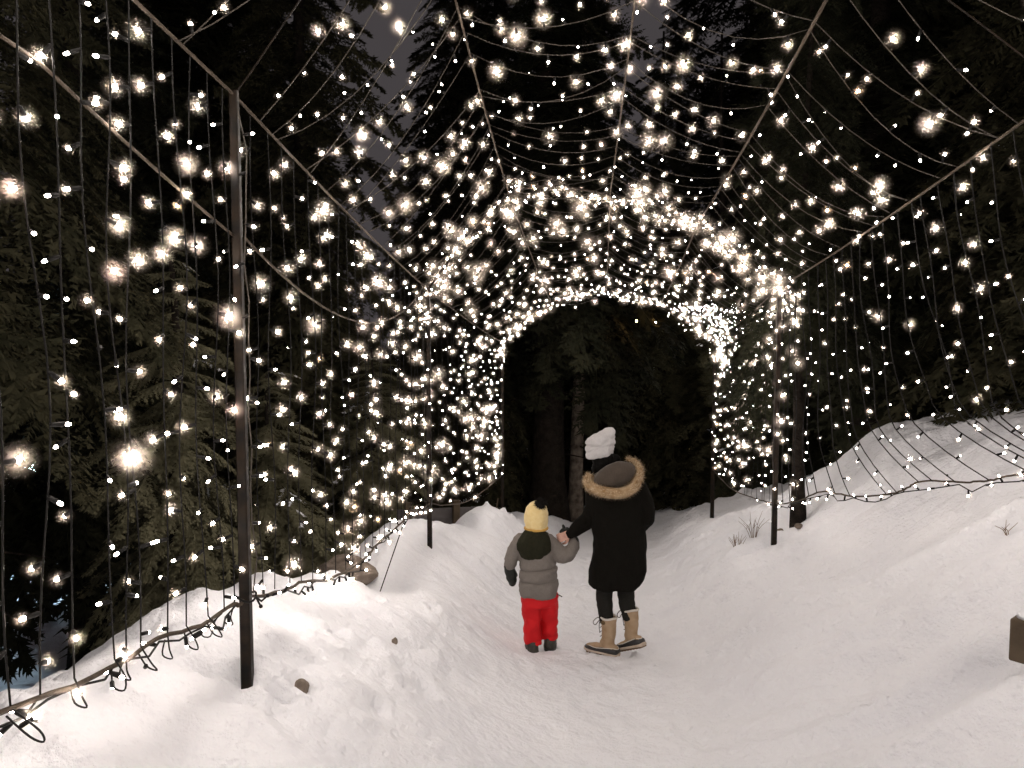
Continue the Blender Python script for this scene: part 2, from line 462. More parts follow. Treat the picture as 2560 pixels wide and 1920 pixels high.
def light_string(pts, spacing, label, group, detail='parts', r=.0024, jitter=.3, out=None, mat=None, phase=None, low=False):
    """pts: polyline of the wire. detail: 'near' bulb>socket, 'parts' one object per bulb, 'joined' bulbs in one part"""
    P = [Vector(p) for p in pts]
    o = P[0].copy()
    m = MB(); m.tube([p - o for p in P], r, 4 if detail != 'near' else 5, 0, False)
    w = m.build('light_string', mat or M_wire, None, True, o)
    tag(w, label, 'light string', group)
    seg = [(b - a).length for a, b in zip(P[:-1], P[1:])]
    L = sum(seg); cum = np.concatenate([[0], np.cumsum(seg)])
    d = spacing * (rng.random() if phase is None else phase) * .9 + .02
    joined = MB(); jm = []
    while d < L - .01:
        i = min(int(np.searchsorted(cum, d)) - 1, len(seg) - 1); i = max(i, 0)
        p = P[i].lerp(P[i + 1], (d - cum[i]) / max(seg[i], 1e-6))
        ax = (P[i + 1] - P[i]).normalized()
        v = Vector(rng.normal(size=3)); v = v - ax * v.dot(ax); v.normalize()
        v = (v + ax * rng.normal() * .25 + Vector((0, 0, -.25))).normalized()
        k = int(rng.choice(len(BULB_KINDS), p=SHARE)) if not (low or (detail == 'near' and p.z < 1.25) or (p.x > 2.35 and p.y < 6.5)) else int(rng.choice(3, p=[.62, .32, .06]))
        q = v.to_track_quat('Z', 'Y')
        if detail == 'joined':
            me = BULB_WHOLE[k]
            mt = Matrix.Translation(p - o) @ q.to_matrix().to_4x4()
            b = len(joined.v)
            joined.v += [tuple(mt @ vv.co) for vv in me.vertices]
            for pl in me.polygons:
                joined.f.append(tuple(b + x for x in pl.vertices)); joined.m.append(0 if pl.material_index == 0 else k + 1)
        else:
            c = new_obj('bulb', BULB_LENS[k] if detail == 'near' else BULB_WHOLE[k], w, p - o)
            c.rotation_mode = 'QUATERNION'; c.rotation_quaternion = q
            if detail == 'near': new_obj('socket', SOCKET, c)
            if BULB_KINDS[k][3] and p.y > .8 and (k != 1 or p.y < 11):
                hr = BULB_KINDS[k][3] * rng.uniform(.75, 1.25) * (.82 if p.y < 4.5 else 1 if p.y < 6.3 else 1.35)
                hb = new_obj('lens_glow_ball', GLOW_BALL, c, (0, 0, .044)); hb.scale = (hr, hr, hr)
                hb['kind'] = 'stuff'
        N_BULB[0] += 1
        d += spacing * (1 + jitter * (rng.random() - .5) * 2)
    if detail == 'joined' and joined.v:
        c = joined.build('bulbs', [M_wire] + M_bulb, w, True)
        c['kind'] = 'stuff'
    return w

ORD = ['first', 'second', 'third', 'fourth', 'fifth', 'sixth', 'seventh', 'eighth', 'ninth', 'tenth', 'eleventh', 'twelfth', 'thirteenth',
       'fourteenth', 'fifteenth', 'sixteenth', 'seventeenth', 'eighteenth', 'nineteenth', 'twentieth']
def ordinal(n):
    if n < 20: return ORD[n]
    return {20: 'twenty-first', 21: 'twenty-second', 22: 'twenty-third', 23: 'twenty-fourth', 24: 'twenty-fifth', 25: 'twenty-sixth',
            26: 'twenty-seventh', 27: 'twenty-eighth', 28: 'twenty-ninth', 29: 'thirtieth'}.get(n, 'thirty-%s' % ORD[n - 30])

def post_clear(y): return all(abs(y - q) > .05 for q in FY)

def wall_string(side, y, spacing, label, group, detail='parts', wob=.012, r=.0024):
    top_n, rope_n = (L_POST, L_ROPE) if side < 0 else (R_POST, R_ROPE)
    x0, z0 = lerp_pts(top_n, y); z0 -= .02
    if side < 0:
        yb = y + rng.normal() * .03
        xb, zb = lerp_pts(rope_n, yb)
    else:
        yb = y - .30 * np.clip((7.0 - y) / 2, 0, 1) + rng.normal() * .05
        xb, zb = lerp_pts(rope_n, yb)
    t = Vector((x0, y, z0)); b = Vector((xb, yb, zb)); pts = []
    n = 14 if side < 0 else 20
    ph = rng.random(3) * 6
    bow = rng.normal() * .03
    for k in range(n + 1):
        s = k / n
        if side < 0:
            e = s + 0 * s
            h = s ** 2
        else:
            h = .42 * s ** 1.3 + .58 * max(0, (s - .76) / .24) ** 1.5
        p = Vector((t.x + (b.x - t.x) * h, t.y + (b.y - t.y) * h, t.z + (b.z - t.z) * s))
        f = math.sin(math.pi * s)
        p += Vector((wob * math.sin(s * 9 + ph[0]) * f, wob * 1.5 * math.sin(s * 7 + ph[1]) * f + bow * f, 0))
        pts.append(p)
    # the loose end below the knot
    if detail == 'near':
        e1, e2 = rng.normal(size=2) * .03
        pts += curve_through([b, b + Vector((.02 + e1, -.02, -.045)), b + Vector((.03 + e1, -.03 + e2, -.075)), b + Vector((e1, -.035 + e2, -.06)), b + Vector((-.005, -.01, -.015))], 4)[1:]
    return light_string(pts, spacing, label, group, detail, r)

GROUP = 'warm white light strings of the tunnel'
# left wall before the near post
ys = 3.0 - np.arange(12) * .122
for i, y in enumerate(ys):
    wall_string(-1, y, .16, 'light string hanging on the left wall before the near post, %s from that post' % ordinal(i), GROUP, 'near', .016, .0028)
for i, y in enumerate(np.arange(1.35, -1.2, -.26)): wall_string(-1, y, .2, 'light string on the left wall beside the camera, %s back' % ordinal(i), GROUP, 'joined')
# left wall, near post to middle post
ys = np.linspace(3.25, 6.92, 23)
for i, y in enumerate(ys):
    wall_string(-1, y + rng.normal() * .02, .175, 'light string on the left wall past the near post, %s beyond it' % ordinal(i), GROUP)
ys = np.linspace(7.2, 11.0, 22)
for i, y in enumerate(ys):
    wall_string(-1, y + rng.normal() * .02, .19, 'light string on the left wall past the middle post, %s beyond it' % ordinal(i), GROUP)
# right wall
for i, y in enumerate(np.arange(2.6, -1.2, -.22)): wall_string(1, y, .11, 'light string on the right wall beside the camera, %s back' % ordinal(i), GROUP, 'joined')
ys = np.linspace(6.70, 3.15, 22)
for i, y in enumerate(ys):
    wall_string(1, y + rng.normal() * .02, .185, 'light string on the right wall with curled foot, %s before the right post' % ordinal(i), GROUP, 'parts', .014, .0040)
ys = np.linspace(7.05, 11.0, 20)
for i, y in enumerate(ys):
    wall_string(1, y + rng.normal() * .02, .20, 'light string on the right wall past the right post, %s beyond it' % ordinal(i), GROUP)

def roof_string(y, spacing, label, detail='parts', slant=.18):
    nodes = []
    s = 1 if rng.random() < .5 else -1
    for j, nd in enumerate((L_POST, A_NODE, B_NODE, C_NODE, R_POST)):
        yy = y + (slant * s * (.5 if j % 2 else -.5)) + rng.normal() * .05
        x, z = lerp_pts(nd, yy)
        nodes.append(Vector((x, yy, z - .01)))
    pts = []
    for a, b in zip(nodes[:-1], nodes[1:]):
        sg = .05 + .09 * rng.random()
        for k in range(7):
            t = k / 7
            pts.append(a.lerp(b, t) - Vector((0, 0, sg * 4 * t * (1 - t))))
    pts.append(nodes[-1])
    return light_string(pts, spacing, label, GROUP, detail, .0026, .5, mat=M_wire2)

for i, y in enumerate(np.arange(2.8, -1.2, -.19)): roof_string(y, .21 if y > 1.9 else .085, 'light string across the roof above the camera, %s back' % ordinal(i), 'joined' if y < 1.9 else 'parts')
ys = np.linspace(3.2, 6.9, 20)
for i, y in enumerate(ys):
    roof_string(y, .19, 'light string draped across the roof before the arched pipe, %s from the near end' % ordinal(i))
ys = np.linspace(7.15, 11.05, 21)
for i, y in enumerate(ys):
    roof_string(y, .20, 'light string draped across the roof beyond the arched pipe, %s from it' % ordinal(i))
for q, (x, y, z0, z1, lb) in enumerate(((2.385, 6.80, .0, 2.05, 'light string tied down the side of the right post'), (-1.085, 3.09, .62, 2.6, 'light string tied down the right side of the near left post'),
                                    (-.83, 7.04, .12, 2.05, 'light string tied down the left side of the middle left post'))):
    light_string([(x + rng.normal() * .006, y + rng.normal() * .006, z1 + (z0 - z1) * t) for t in np.linspace(0, 1, 14)], .17, lb, 'light strings tied to the posts', 'parts', .003, mat=M_wire2, low=True)
# strings wound thickly along the two far arches
for i, lb in ((2, 'arched pipe of the middle frame'), (3, 'arch at the dark mouth of the tunnel')):
    for q in range(4):
        dy = (-.13, -.04, .05, .14)[q]
        pts = [(L_POST[i][1], L_POST[i][0], L_POST[i][2] - .25)] + [(n[i][1], n[i][0], n[i][2]) for n in (L_POST, A_NODE, B_NODE, C_NODE, R_POST)] + [(R_POST[i][1], R_POST[i][0], R_POST[i][2] - .25)]
        pts = [p + Vector((rng.normal() * .03, dy * 1.8 + rng.normal() * .05, -.03 + rng.normal() * .05)) for p in curve_through(pts, 6)]
        light_string(pts, (.125 if i == 2 else .15), 'light string wound along the %s, %s of four' % (lb, ORD[q]), 'light strings wound along the arches', 'parts', .0024, .5, mat=M_wire2)
# bulbs spread along the low ropes
def rope_string(nodes, y0, y1, label, detail, sp):
    pts = []
    for y in np.linspace(y0, y1, int((y1 - y0) / .09)):
        x, z = lerp_pts(nodes, y)
        pts.append(Vector((x + rng.normal() * .012, y, z - .012 - .025 * abs(rng.normal()))))
    return light_string(pts, sp, label, 'light strings wound along the low ropes', detail, .004, low=True)
rope_string(L_ROPE, 1.45, 3.05, 'light string knotted along the low rope before the near post', 'near', .20)
rope_string(L_ROPE, 3.2, 7.0, 'light string knotted along the low rope between near and middle left posts', 'parts', .085)
rope_string(R_ROPE, 3.3, 6.8, 'light string knotted along the low rope before the right post', 'parts', .12)


# ------------------------------------------------------------------ trees
def frond(pairs, leaves, seed, ang=52, tl=.42, ll=.075, lw=.020, arch=(.10, -.45), hang=.25):
    """one flat, drooping conifer bough along +X, length 1: triangles only"""
    g = np.random.default_rng(seed); V = []; F = []; T = []
    def spine(t): return np.array([t, .03 * math.sin(t * 5 + seed), arch[0] * t + arch[1] * t * t])
    # woody axis
    n = 6; b = 0
    for i in range(n):
        p = spine(i / (n - 1)); w = .012 * (1 - i / n) + .002
        V += [p + [0, w, 0], p + [0, -w * .5, w * .8], p + [0, -w * .5, -w * .8]]
    for i in range(n - 1):
        for k in range(3):
            a, c = i * 3 + k, i * 3 + (k + 1) % 3
            F += [(a, c, c + 3), (a, c + 3, a + 3)]; T += [0, 0]
    for i in range(pairs):
        t = .10 + .88 * (i + .3 * g.random()) / pairs
        p = spine(t)
        for s in (-1, 1):
            if g.random() < .08: continue
            L = tl * (1.05 - t) ** .75 * (.55 + .6 * g.random()) * min(1, .35 + 2.4 * t)
            a = math.radians(ang + g.normal() * 9)
            d = np.array([math.cos(a), s * math.sin(a), -hang * (.5 + g.random())]); d /= np.linalg.norm(d)
            side = np.cross(d, [0, 0, 1]); side /= np.linalg.norm(side)
            tag_ = 1 if g.random() < .10 else 0
            for j in range(leaves):
                q = (j + .5) / leaves
                c = p + d * L * q + np.array([0, 0, -.10 * L * q * q])
                for s2 in (-1, 1):
                    l = ll * (1.15 - .7 * q) * (.7 + .6 * g.random())
                    e = d * .62 + side * s2 * .75 + np.array([0, 0, g.normal() * .22 - .12]); e /= np.linalg.norm(e)
                    k = len(V)
                    w = lw * (.7 + .6 * g.random())
                    up = np.array([0, 0, g.normal() * .35 * w])
                    V += [c - d * w + up, c + d * w - up, c + e * l]
                    F.append((k, k + 1, k + 2)); T.append(tag_)
            k = len(V); c = p + d * L
            V += [c + side * lw * .6, c - side * lw * .6, c + d * ll * .9]; F.append((k, k + 1, k + 2)); T.append(tag_)
    return np.array(V), np.array(F, np.int32), np.array(T)

def crown_mesh(name, fronds, h0, h1, rad, n, mats, seed, droop=(-5, -28), power=.8, snow=0.0, gap=.0):
    """boughs round a stem between heights h0 and h1"""
    g = np.random.default_rng(seed); V = []; F = []; I = []; base = 0; az = 0.0
    for i in range(n):
        s = (i + g.random()) / n
        s = s ** 1.15
        z = h0 + (h1 - h0) * s
        L = rad * max(.05, (1 - s)) ** power * (.62 + .55 * g.random()) + .12
        if g.random() < gap: continue
        az += 2.39996 + g.normal() * .35
        v, f, t = fronds[g.integers(len(fronds))]
        pitch = math.radians(droop[0] + (droop[1] - droop[0]) * (1 - s) + g.normal() * 7)
        rot = Euler((g.normal() * .22, -pitch, az)).to_matrix()
        m = np.array(rot)
        wd = .85 + .4 * g.random()
        p = (v * [L, L * wd, L]) @ m.T + [0, 0, z]
        V.append(p); F.append(f + base); base += len(v)
        sn = g.random() < snow
        I.append(np.where((t == 1) & sn, 1, 0))
    return mesh(name, np.concatenate(V), np.concatenate(F), mats, False, np.concatenate(I))

HEM = [frond(22, 8, k, ll=.056, lw=.0135, arch=(.10, -.42)) for k in range(3)]
CED = [frond(23, 10, 10 + k, 48, .40, .048, .013, (.06, -.36), .35) for k in range(3)]
FINE = [frond(32, 12, 20 + k, ll=.032, lw=.0085, arch=(.10, -.42)) for k in range(2)]
CROWN = {
    'high_fine': crown_mesh('crown', FINE, 5.2, 17.0, 3.2, 170, [M_leaf, M_snow], 8, (0, -28), .7, 0),
    'tall': crown_mesh('crown', HEM, 1.6, 14.0, 3.0, 230, [M_leaf, M_snow], 1, (-2, -30), .7, 0),
    'tall_b': crown_mesh('crown', HEM, 2.4, 15.0, 2.6, 220, [M_leaf2, M_snow], 2, (0, -26), .65, 0),
    'slim': crown_mesh('crown', HEM, .9, 12.0, 1.9, 210, [M_leaf2, M_snow], 3, (-5, -34), .7, .03),
    'skirt': crown_mesh('crown', HEM, .35, 11.0, 2.5, 230, [M_leaf, M_snow], 4, (-4, -32), .75, .07),
    'cedar': crown_mesh('crown', CED, .5, 4.2, 1.7, 120, [M_leaf3, M_snow], 5, (10, -30), .65, .05),
    'cedar_b': crown_mesh('crown', CED, .35, 3.2, 1.35, 100, [M_leaf3, M_snow], 6, (5, -32), .6, .05),
    'high': crown_mesh('crown', HEM, 5.2, 17.0, 3.2, 180, [M_leaf2, M_snow], 7, (0, -28), .7, 0),
}
def trunk_mesh(h, r, seed, mat, flare=1.5):
    g = np.random.default_rng(seed); m = MB(); n = 14; pts = []; rs = []
    dx, dy = g.normal(size=2) * .012
    for i in range(n + 1):
        t = (i / n) ** 1.5
        pts.append((dx * h * t + .02 * math.sin(t * 9 + seed), dy * h * t + .02 * math.cos(t * 7 + seed), h * t - .35 * (i == 0)))
        rs.append(r * (1 - .86 * t) * (1 + (flare - 1) * math.exp(-t * h / .35)))
    m.tube(pts, rs, 14)
    v = np.array(m.v)
    v[:, :2] *= (1 + .06 * vnoise(v[:, 0] * 20 + 50, v[:, 1] * 20 + v[:, 2] * 3, seed))[:, None]
    me = mesh('trunk', v, m.f, [mat], True)
    return me
def stub_mesh(h0, h1, n, r, seed, L=.7):
    g = np.random.default_rng(seed); out = []
    for i in range(n):
        m = MB(); out.append(m)
        z = h0 + (h1 - h0) * g.random(); a = g.random() * 6.283; l = L * (.4 + g.random())
        d = Vector((math.cos(a), math.sin(a), -.15 - .3 * g.random()))
        m.tube([d * r * .6 + Vector((0, 0, z)), d * (l * .5) + Vector((0, 0, z)), d * l + Vector((0, 0, z - .12 * l))], [.016, .011, .004], 5)
    return out

def tree(name, x, y, crown, s, rz, trunk_h, r, label, group, mat=None, sink=0.0, z=None, stubs=None, seed=0):
    b = hz(x, y) if z is None else z
    e = empty(name, (x, y, b), rz)
    tag(e, label, 'tree', group)
    t = new_obj('trunk', trunk_mesh(trunk_h, r, seed + int(abs(x * 31 + y * 17)), mat or M_bark), e)
    if stubs:
        for m in stub_mesh(stubs[0], stubs[1], stubs[2], r, seed + 5, stubs[3]): m.build('dead_branch', M_bark, e, True)
    if crown:
        c = new_obj('crown', CROWN[crown], e)
        c.scale = s if hasattr(s, '__len__') else (s, s, s)
    return e

G1 = 'conifers standing behind the left light wall'
G2 = 'conifers standing behind the right light wall'
G3 = 'conifers in the dark beyond the end of the tunnel'
G4 = 'dark forest trees far behind'
tree('cedar_tree', -2.95, 6.6, 'cedar', (.72, .72, .98), .4, 4.2, .11, 'low bushy cedar lit brown-green left of the near post', G1)
tree('cedar_tree', -2.75, 8.5, 'cedar_b', 1.02, 1.9, 3.2, .08, 'low cedar seen just right of the near post, behind the strings', G1)
tree('cedar_tree', -2.15, 11.6, 'cedar', .82, 3.3, 3.5, .08, 'low cedar behind the middle left post, further than the other cedars', G1)
tree('hemlock_tree', -4.4, 5.6, 'high_fine', (.75, .75, .85), 1.0, 14, .17, 'tall hemlock with a dark trunk at the left edge', G1, stubs=(.5, 3, 8, .8))
tree('hemlock_tree', -6.2, 10.7, 'tall_b', 1.0, 2.0, 15, .26, 'tall hemlock whose thick dark trunk shows above the far blue snow', G1, stubs=(.4, 3, 10, 1.0))
tree('hemlock_tree', -3.6, 13.0, 'tall', 1.05, 4.1, 14, .22, 'tall hemlock behind the left wall, right of the near post', G1)
tree('hemlock_tree', 5.7, 7.4, 'skirt', .95, 2.2, 11, .16, 'hemlock at the right edge with boughs sweeping down to the snow', G2)
tree('hemlock_tree', 4.9, 10.2, 'tall_b', .95, .3, 14, .2, 'dark hemlock behind the right wall above the snow crest', G2)
tree('hemlock_tree', 7.9, 11.3, 'tall', 1.1, 5.1, 14, .22, 'large dark hemlock behind the one at the right edge', G2)
tree('hemlock_tree', 2.98, 7.75, 'high', (.32, .32, .44), 1.4, 7, .062, 'thin young hemlock whose dark stem stands right behind the right post', G2)
tree('hemlock_tree', 5.3, 13.6, 'slim', 1.1, 3.0, 13, .18, 'slim hemlock behind the far right strings', G2)
tree('fir_tree', .72, 14.6, 'high', .9, .2, 15, .34, 'massive dark trunk above the child, in the mouth of the tunnel', G3, stubs=(1.2, 4.5, 12, 1.3))
tree('fir_tree', 1.36, 15.7, 'high', .85, 2.8, 15, .15, 'slender pale grey trunk left of the woman, beside the massive dark one', G3, M_bark2, stubs=(1.5, 4.5, 7, .9))
tree('hemlock_tree', -.35, 15.3, 'skirt', (.5, .5, .7), 1.0, 9, .1, 'low hemlock just inside the left edge of the tunnel mouth', G3)
tree('hemlock_tree', 3.5, 17.6, 'skirt', (.9, .9, 1), 4.0, 11, .16, 'dark hemlock to the right of the woman inside the tunnel mouth', G3)
tree('hemlock_tree', 4.6, 16.2, 'skirt', (.75, .75, .55), 5.4, 10, .14, 'hemlock whose boughs hang before the distant lights, right of the mouth', G3)
tree('hemlock_tree', 2.1, 20.5, 'skirt', 1.2, 2.5, 13, .2, 'dark hemlock closing the view straight behind the woman', G3)
tree('hemlock_tree', -1.6, 18.6, 'tall', 1.0, .5, 14, .2, 'hemlock behind the far left strings of the tunnel', G3)
tree('hemlock_tree', .2, 23.0, 'skirt', 1.3, 3.6, 14, .2, 'hemlock far behind the massive trunk', G3)
k = 0
far = [(-7.6, 17.5), (-.5, 20.8), (7.3, 21.5), (6.4, 17.8), (5.5, 26), (-22, 26), (-17.5, 30), (-13, 24), (-9.5, 27), (-6.5, 22), (-1, 29), (2.5, 27), (9.5, 19), (12, 23), (11, 14.5), (15, 18), (14, 28), (19, 24)]
FAR_ORDER = sorted(far, key=lambda q: q[0] / q[1])
for x, y in far:
    tree('forest_tree', x + random.uniform(-.6, .6), y + random.uniform(-.6, .6), ['tall', 'skirt', 'tall_b', 'slim', 'skirt'][k % 5], random.uniform(1.55, 2.0), random.uniform(0, 6), 15,
         .22, 'black conifer in the forest far behind the lights, %s from the left' % ORD[FAR_ORDER.index((x, y))], G4)
    k += 1
# ------------------------------------------------------------------ people
from mathutils import noise as mn
DG = lambda: bpy.context.evaluated_depsgraph_get()

def fuse(mb, voxel, name, mats, parent=None, smooth=2, wrinkle=None, post=None):
    """weld overlapping closed shapes into one continuous surface"""
    me = mesh('tmp', mb.v, mb.f)
    o = bpy.data.objects.new('tmp', me); COL.objects.link(o)
    r = o.modifiers.new('r', 'REMESH'); r.mode = 'VOXEL'; r.voxel_size = voxel; r.use_smooth_shade = True
    if smooth:
        s = o.modifiers.new('s', 'SMOOTH'); s.iterations = smooth; s.factor = .5
    bpy.context.view_layer.update()
    ev = o.evaluated_get(DG())
    out = bpy.data.meshes.new_from_object(ev)
    bpy.data.objects.remove(o); bpy.data.meshes.remove(me)
    n = len(out.vertices)
    if wrinkle or post:
        co = np.empty(n * 3, np.float32); no = np.empty(n * 3, np.float32)
        out.vertices.foreach_get('co', co); out.vertices.foreach_get('normal', no)
        co = co.reshape(-1, 3); no = no.reshape(-1, 3)
        d = np.zeros(n)
        for (sx, sy, sz, amp, seed) in (wrinkle or ()):
            d += amp * np.array([mn.noise((p[0] * sx + seed, p[1] * sy, p[2] * sz)) for p in co])
        if post is not None: d += post(co, no)
        co += no * d[:, None]
        out.vertices.foreach_set('co', co.ravel())
    out.name = name
    if not isinstance(mats, (list, tuple)): mats = [mats]
    out.materials.clear()
    for m in mats: out.materials.append(m)
    out.polygons.foreach_set('use_smooth', np.ones(len(out.polygons), bool))
    out.update()
    return new_obj(name, out, parent)

def loft(mb, rings, n=24, m=0, power=2.0):
    """rings: (centre xyz, rx, ry[, tilt x, tilt z]) horizontal ellipses from bottom to top, capped"""
    b = len(mb.v)
    for r in rings:
        c, rx, ry = r[0], r[1], r[2]
        tx = r[3] if len(r) > 3 else 0.0; ty = r[4] if len(r) > 4 else 0.0
        for k in range(n):
            a = 2 * math.pi * k / n
            ca, sa = math.cos(a), math.sin(a)
            ca = math.copysign(abs(ca) ** (2 / power), ca); sa = math.copysign(abs(sa) ** (2 / power), sa)
            mb.v.append((c[0] + rx * ca, c[1] + ry * sa, c[2] + tx * ca + ty * sa))
    for i in range(len(rings) - 1):
        for k in range(n):
            k2 = (k + 1) % n
            mb.f.append((b + i * n + k, b + i * n + k2, b + (i + 1) * n + k2, b + (i + 1) * n + k)); mb.m.append(m)
    mb.f.append(tuple(b + k for k in range(n))[::-1]); mb.m.append(m)
    e = b + (len(rings) - 1) * n
    mb.f.append(tuple(e + k for k in range(n))); mb.m.append(m)

def limb(mb, pts, rs, n=14, m=0):
    """tapered limb with rounded ends through the joints"""
    P = curve_through(pts, 5); k = np.linspace(0, len(pts) - 1, len(P)); R_ = np.interp(k, range(len(pts)), rs)
    mb.tube(P, list(R_), n, m)
    mb.ball(tuple(P[0]), R_[0] * .99, m, n, 7); mb.ball(tuple(P[-1]), R_[-1] * .99, m, n, 7)

def hand(mb, wrist, palm_dir, back_dir, s=1.0, curl=.9, thumb_side=1):
    """palm, thumb and four unequal bent fingers"""
    d = Vector(palm_dir).normalized(); b = Vector(back_dir); b = (b - d * b.dot(d)).normalized(); w = d.cross(b) * thumb_side
    W_ = Vector(wrist)
    limb(mb, [W_, W_ + d * .03 * s], [.024 * s, .026 * s], 10)
    for k in range(4):      # palm as four rays side by side
        off = (k - 1.5) * .0185 * s
        limb(mb, [W_ + d * .015 * s + w * off * .7, W_ + d * .085 * s + w * off], [.0135 * s, .0115 * s], 8)
        L = [.066, .076, .071, .055][k] * s
        p = W_ + d * .088 * s + w * off; ang = .25; pts = [p]
        for q, fr in enumerate((.45, .32, .23)):
            ang += curl * (.65, .8, .6)[q]
            p = p + (d * math.cos(ang) - b * math.sin(ang)) * L * fr
            pts.append(p)
        limb(mb, pts, [.0098 * s, .0092 * s, .0084 * s, .0072 * s], 8)
    t0 = W_ + d * .028 * s - w * .026 * s
    t1 = t0 + (d * .6 - w * .6 - b * .4).normalized() * .036 * s
    t2 = t1 + (d * .75 - w * .1 - b * .65).normalized() * .030 * s
    t3 = t2 + (d * .7 + w * .15 - b * .7).normalized() * .024 * s
    limb(mb, [t0, t1, t2, t3], [.015 * s, .0115 * s, .0105 * s, .0085 * s], 8)

def head(mb, c, s, yaw=0.0, tilt=0.0):
    """skull, jaw, nose, brow, ears, lips; faces +Y turned by yaw"""
    h = MB()
    h.ball((0, -.012, .02), (.076, .096, .098), 0, 20, 14)
    h.ball((0, .03, -.035), (.058, .062, .078), 0, 18, 12)
    h.tube([(0, .088, .022), (0, .103, -.008), (0, .112, -.026)], [.008, .010, .014], 8); h.ball((0, .108, -.028), .014)
    for sx in (-1, 1):
        h.ball((sx * .078, -.005, -.005), (.009, .02, .032), 0, 8, 6)
        h.ball((sx * .031, .076, .016), (.014, .010, .010), 0, 8, 6)
        h.tube([(sx * .014, .089, .036), (sx * .048, .076, .036)], .007, 6)
        h.ball((sx * .04, .062, -.025), (.024, .022, .022), 0, 8, 6)
    h.ball((0, .087, -.058), (.025, .010, .006), 0, 10, 6); h.ball((0, .086, -.068), (.021, .010, .007), 0, 10, 6)
    h.ball((0, .074, -.096), (.024, .022, .018), 0, 10, 6)
    M = Matrix.Translation(Vector(c)) @ Euler((tilt, 0, yaw)).to_matrix().to_4x4() @ Matrix.Scale(s, 4)
    mb.add([M @ Vector(p) for p in h.v], h.f)

def fur_mesh(path, radii, n, length, seed, along=.35):
    """tufts of hair standing off a padded tube"""
    g = np.random.default_rng(seed); m = MB(); m.tube(path, [r * .82 for r in radii], 12, 0)
    P = [Vector(p) for p in path]
    for i in range(n):
        t = g.random() * (len(P) - 1); k = min(int(t), len(P) - 2); f = t - k
        p = P[k].lerp(P[k + 1], f); r = radii[k] + (radii[k + 1] - radii[k]) * f
        ax = (P[k + 1] - P[k]).normalized()
        v = Vector(g.normal(size=3)); v = (v - ax * v.dot(ax)).normalized()
        q = p + v * r * .74
        e = (v + ax * g.normal() * along + Vector(g.normal(size=3)) * .35 + Vector((0, 0, -.25))).normalized() * length * (.5 + g.random() * .8)
        s = ax.cross(v) * .0022
        m.add([q - s, q + s, q + e], [(0, 1, 2)], 0 if g.random() < .6 else 1)
    return m

M_skin = material('skin', (.60, .37, .29), .55, .35, noise=(30, (.50, .28, .22), .3))
M_coat = material('black_wool_coat', (.0035, .0033, .003), .95, .06, noise=(160, (.010, .009, .007), .3), bump=(260, .5, .003))
M_hoodlin = material('taupe_hood_lining', (.085, .068, .055), .95, .1, noise=(120, (.055, .045, .036), .3), bump=(200, .6, .003), sheen=.3)
M_fur = material('tan_fur', (.56, .43, .28), .8, .2, noise=(22, (.33, .21, .10), .22))
M_fur2 = material('pale_fur_tips', (.72, .60, .44), .8, .2)
M_hair = material('dark_hair', (.002, .0018, .0015), .7, .08, bump=(90, .5, .004))
M_beanie = material('pale_grey_knit', (.56, .55, .555), .95, .1, noise=(90, (.48, .47, .475), .3), bump=(150, .7, .003), sheen=.2)
M_legg = material('charcoal_leggings', (.011, .011, .010), .9, .12, noise=(150, (.022, .021, .018), .3), bump=(200, .3, .002))
M_boot = material('tan_suede', (.42, .315, .21), .85, .2, noise=(18, (.31, .21, .125), .25), bump=(70, .35, .003))
M_rubber = material('black_rubber', (.016, .016, .017), .35, .5)
M_sole = material('cream_rubber', (.55, .47, .39), .6, .3, noise=(25, (.38, .30, .23), .25))
M_tread = material('brown_tread', (.16, .10, .06), .7, .2)
M_liner = material('felt_liner', (.62, .58, .53), .95, .1, bump=(120, .6, .003))
M_lace = material('dark_lace', (.035, .022, .016), .8, .2)
M_badge = material('dark_badge', (.06, .04, .02), .6, .3, noise=(60, (.14, .09, .04), .1))
M_jacket = material('grey_brown_nylon', (.185, .166, .150), .75, .3, noise=(120, (.14, .125, .112), .3), bump=(60, .25, .004))
M_olive = material('dark_olive_hood', (.011, .012, .006), .85, .15, noise=(60, (.020, .019, .010), .3), bump=(90, .4, .004))
M_red = material('red_snow_trousers', (.60, .006, .010), .7, .3, noise=(10, (.50, .004, .008), .3), bump=(45, .3, .004))
M_yellow = material('yellow_knit', (.82, .68, .37), .95, .1, noise=(40, (.72, .54, .24), .3), bump=(140, .8, .003), sheen=.3)
M_amber = material('amber_rib', (.55, .33, .09), .95, .1, bump=(160, .8, .003))
M_pom = material('black_yarn', (.010, .009, .008), .9, .2)
M_mitt = material('black_mitten', (.007, .0065, .006), .6, .3, noise=(40, (.02, .026, .022), .3), bump=(70, .4, .003))
M_white = material('white_lining', (.75, .74, .73), .9, .1)
M_shoe = material('dark_winter_shoe', (.020, .018, .014), .6, .4, noise=(30, (.05, .045, .038), .2))

def folds(lst):     # soft seams / creases: (z, depth, width, slope)
    def f(co, no):
        d = np.zeros(len(co))
        for z, dep, w, sl in lst: d -= dep * np.exp(-((co[:, 2] - z - sl * co[:, 0]) / w) ** 2)
        return d
    return f

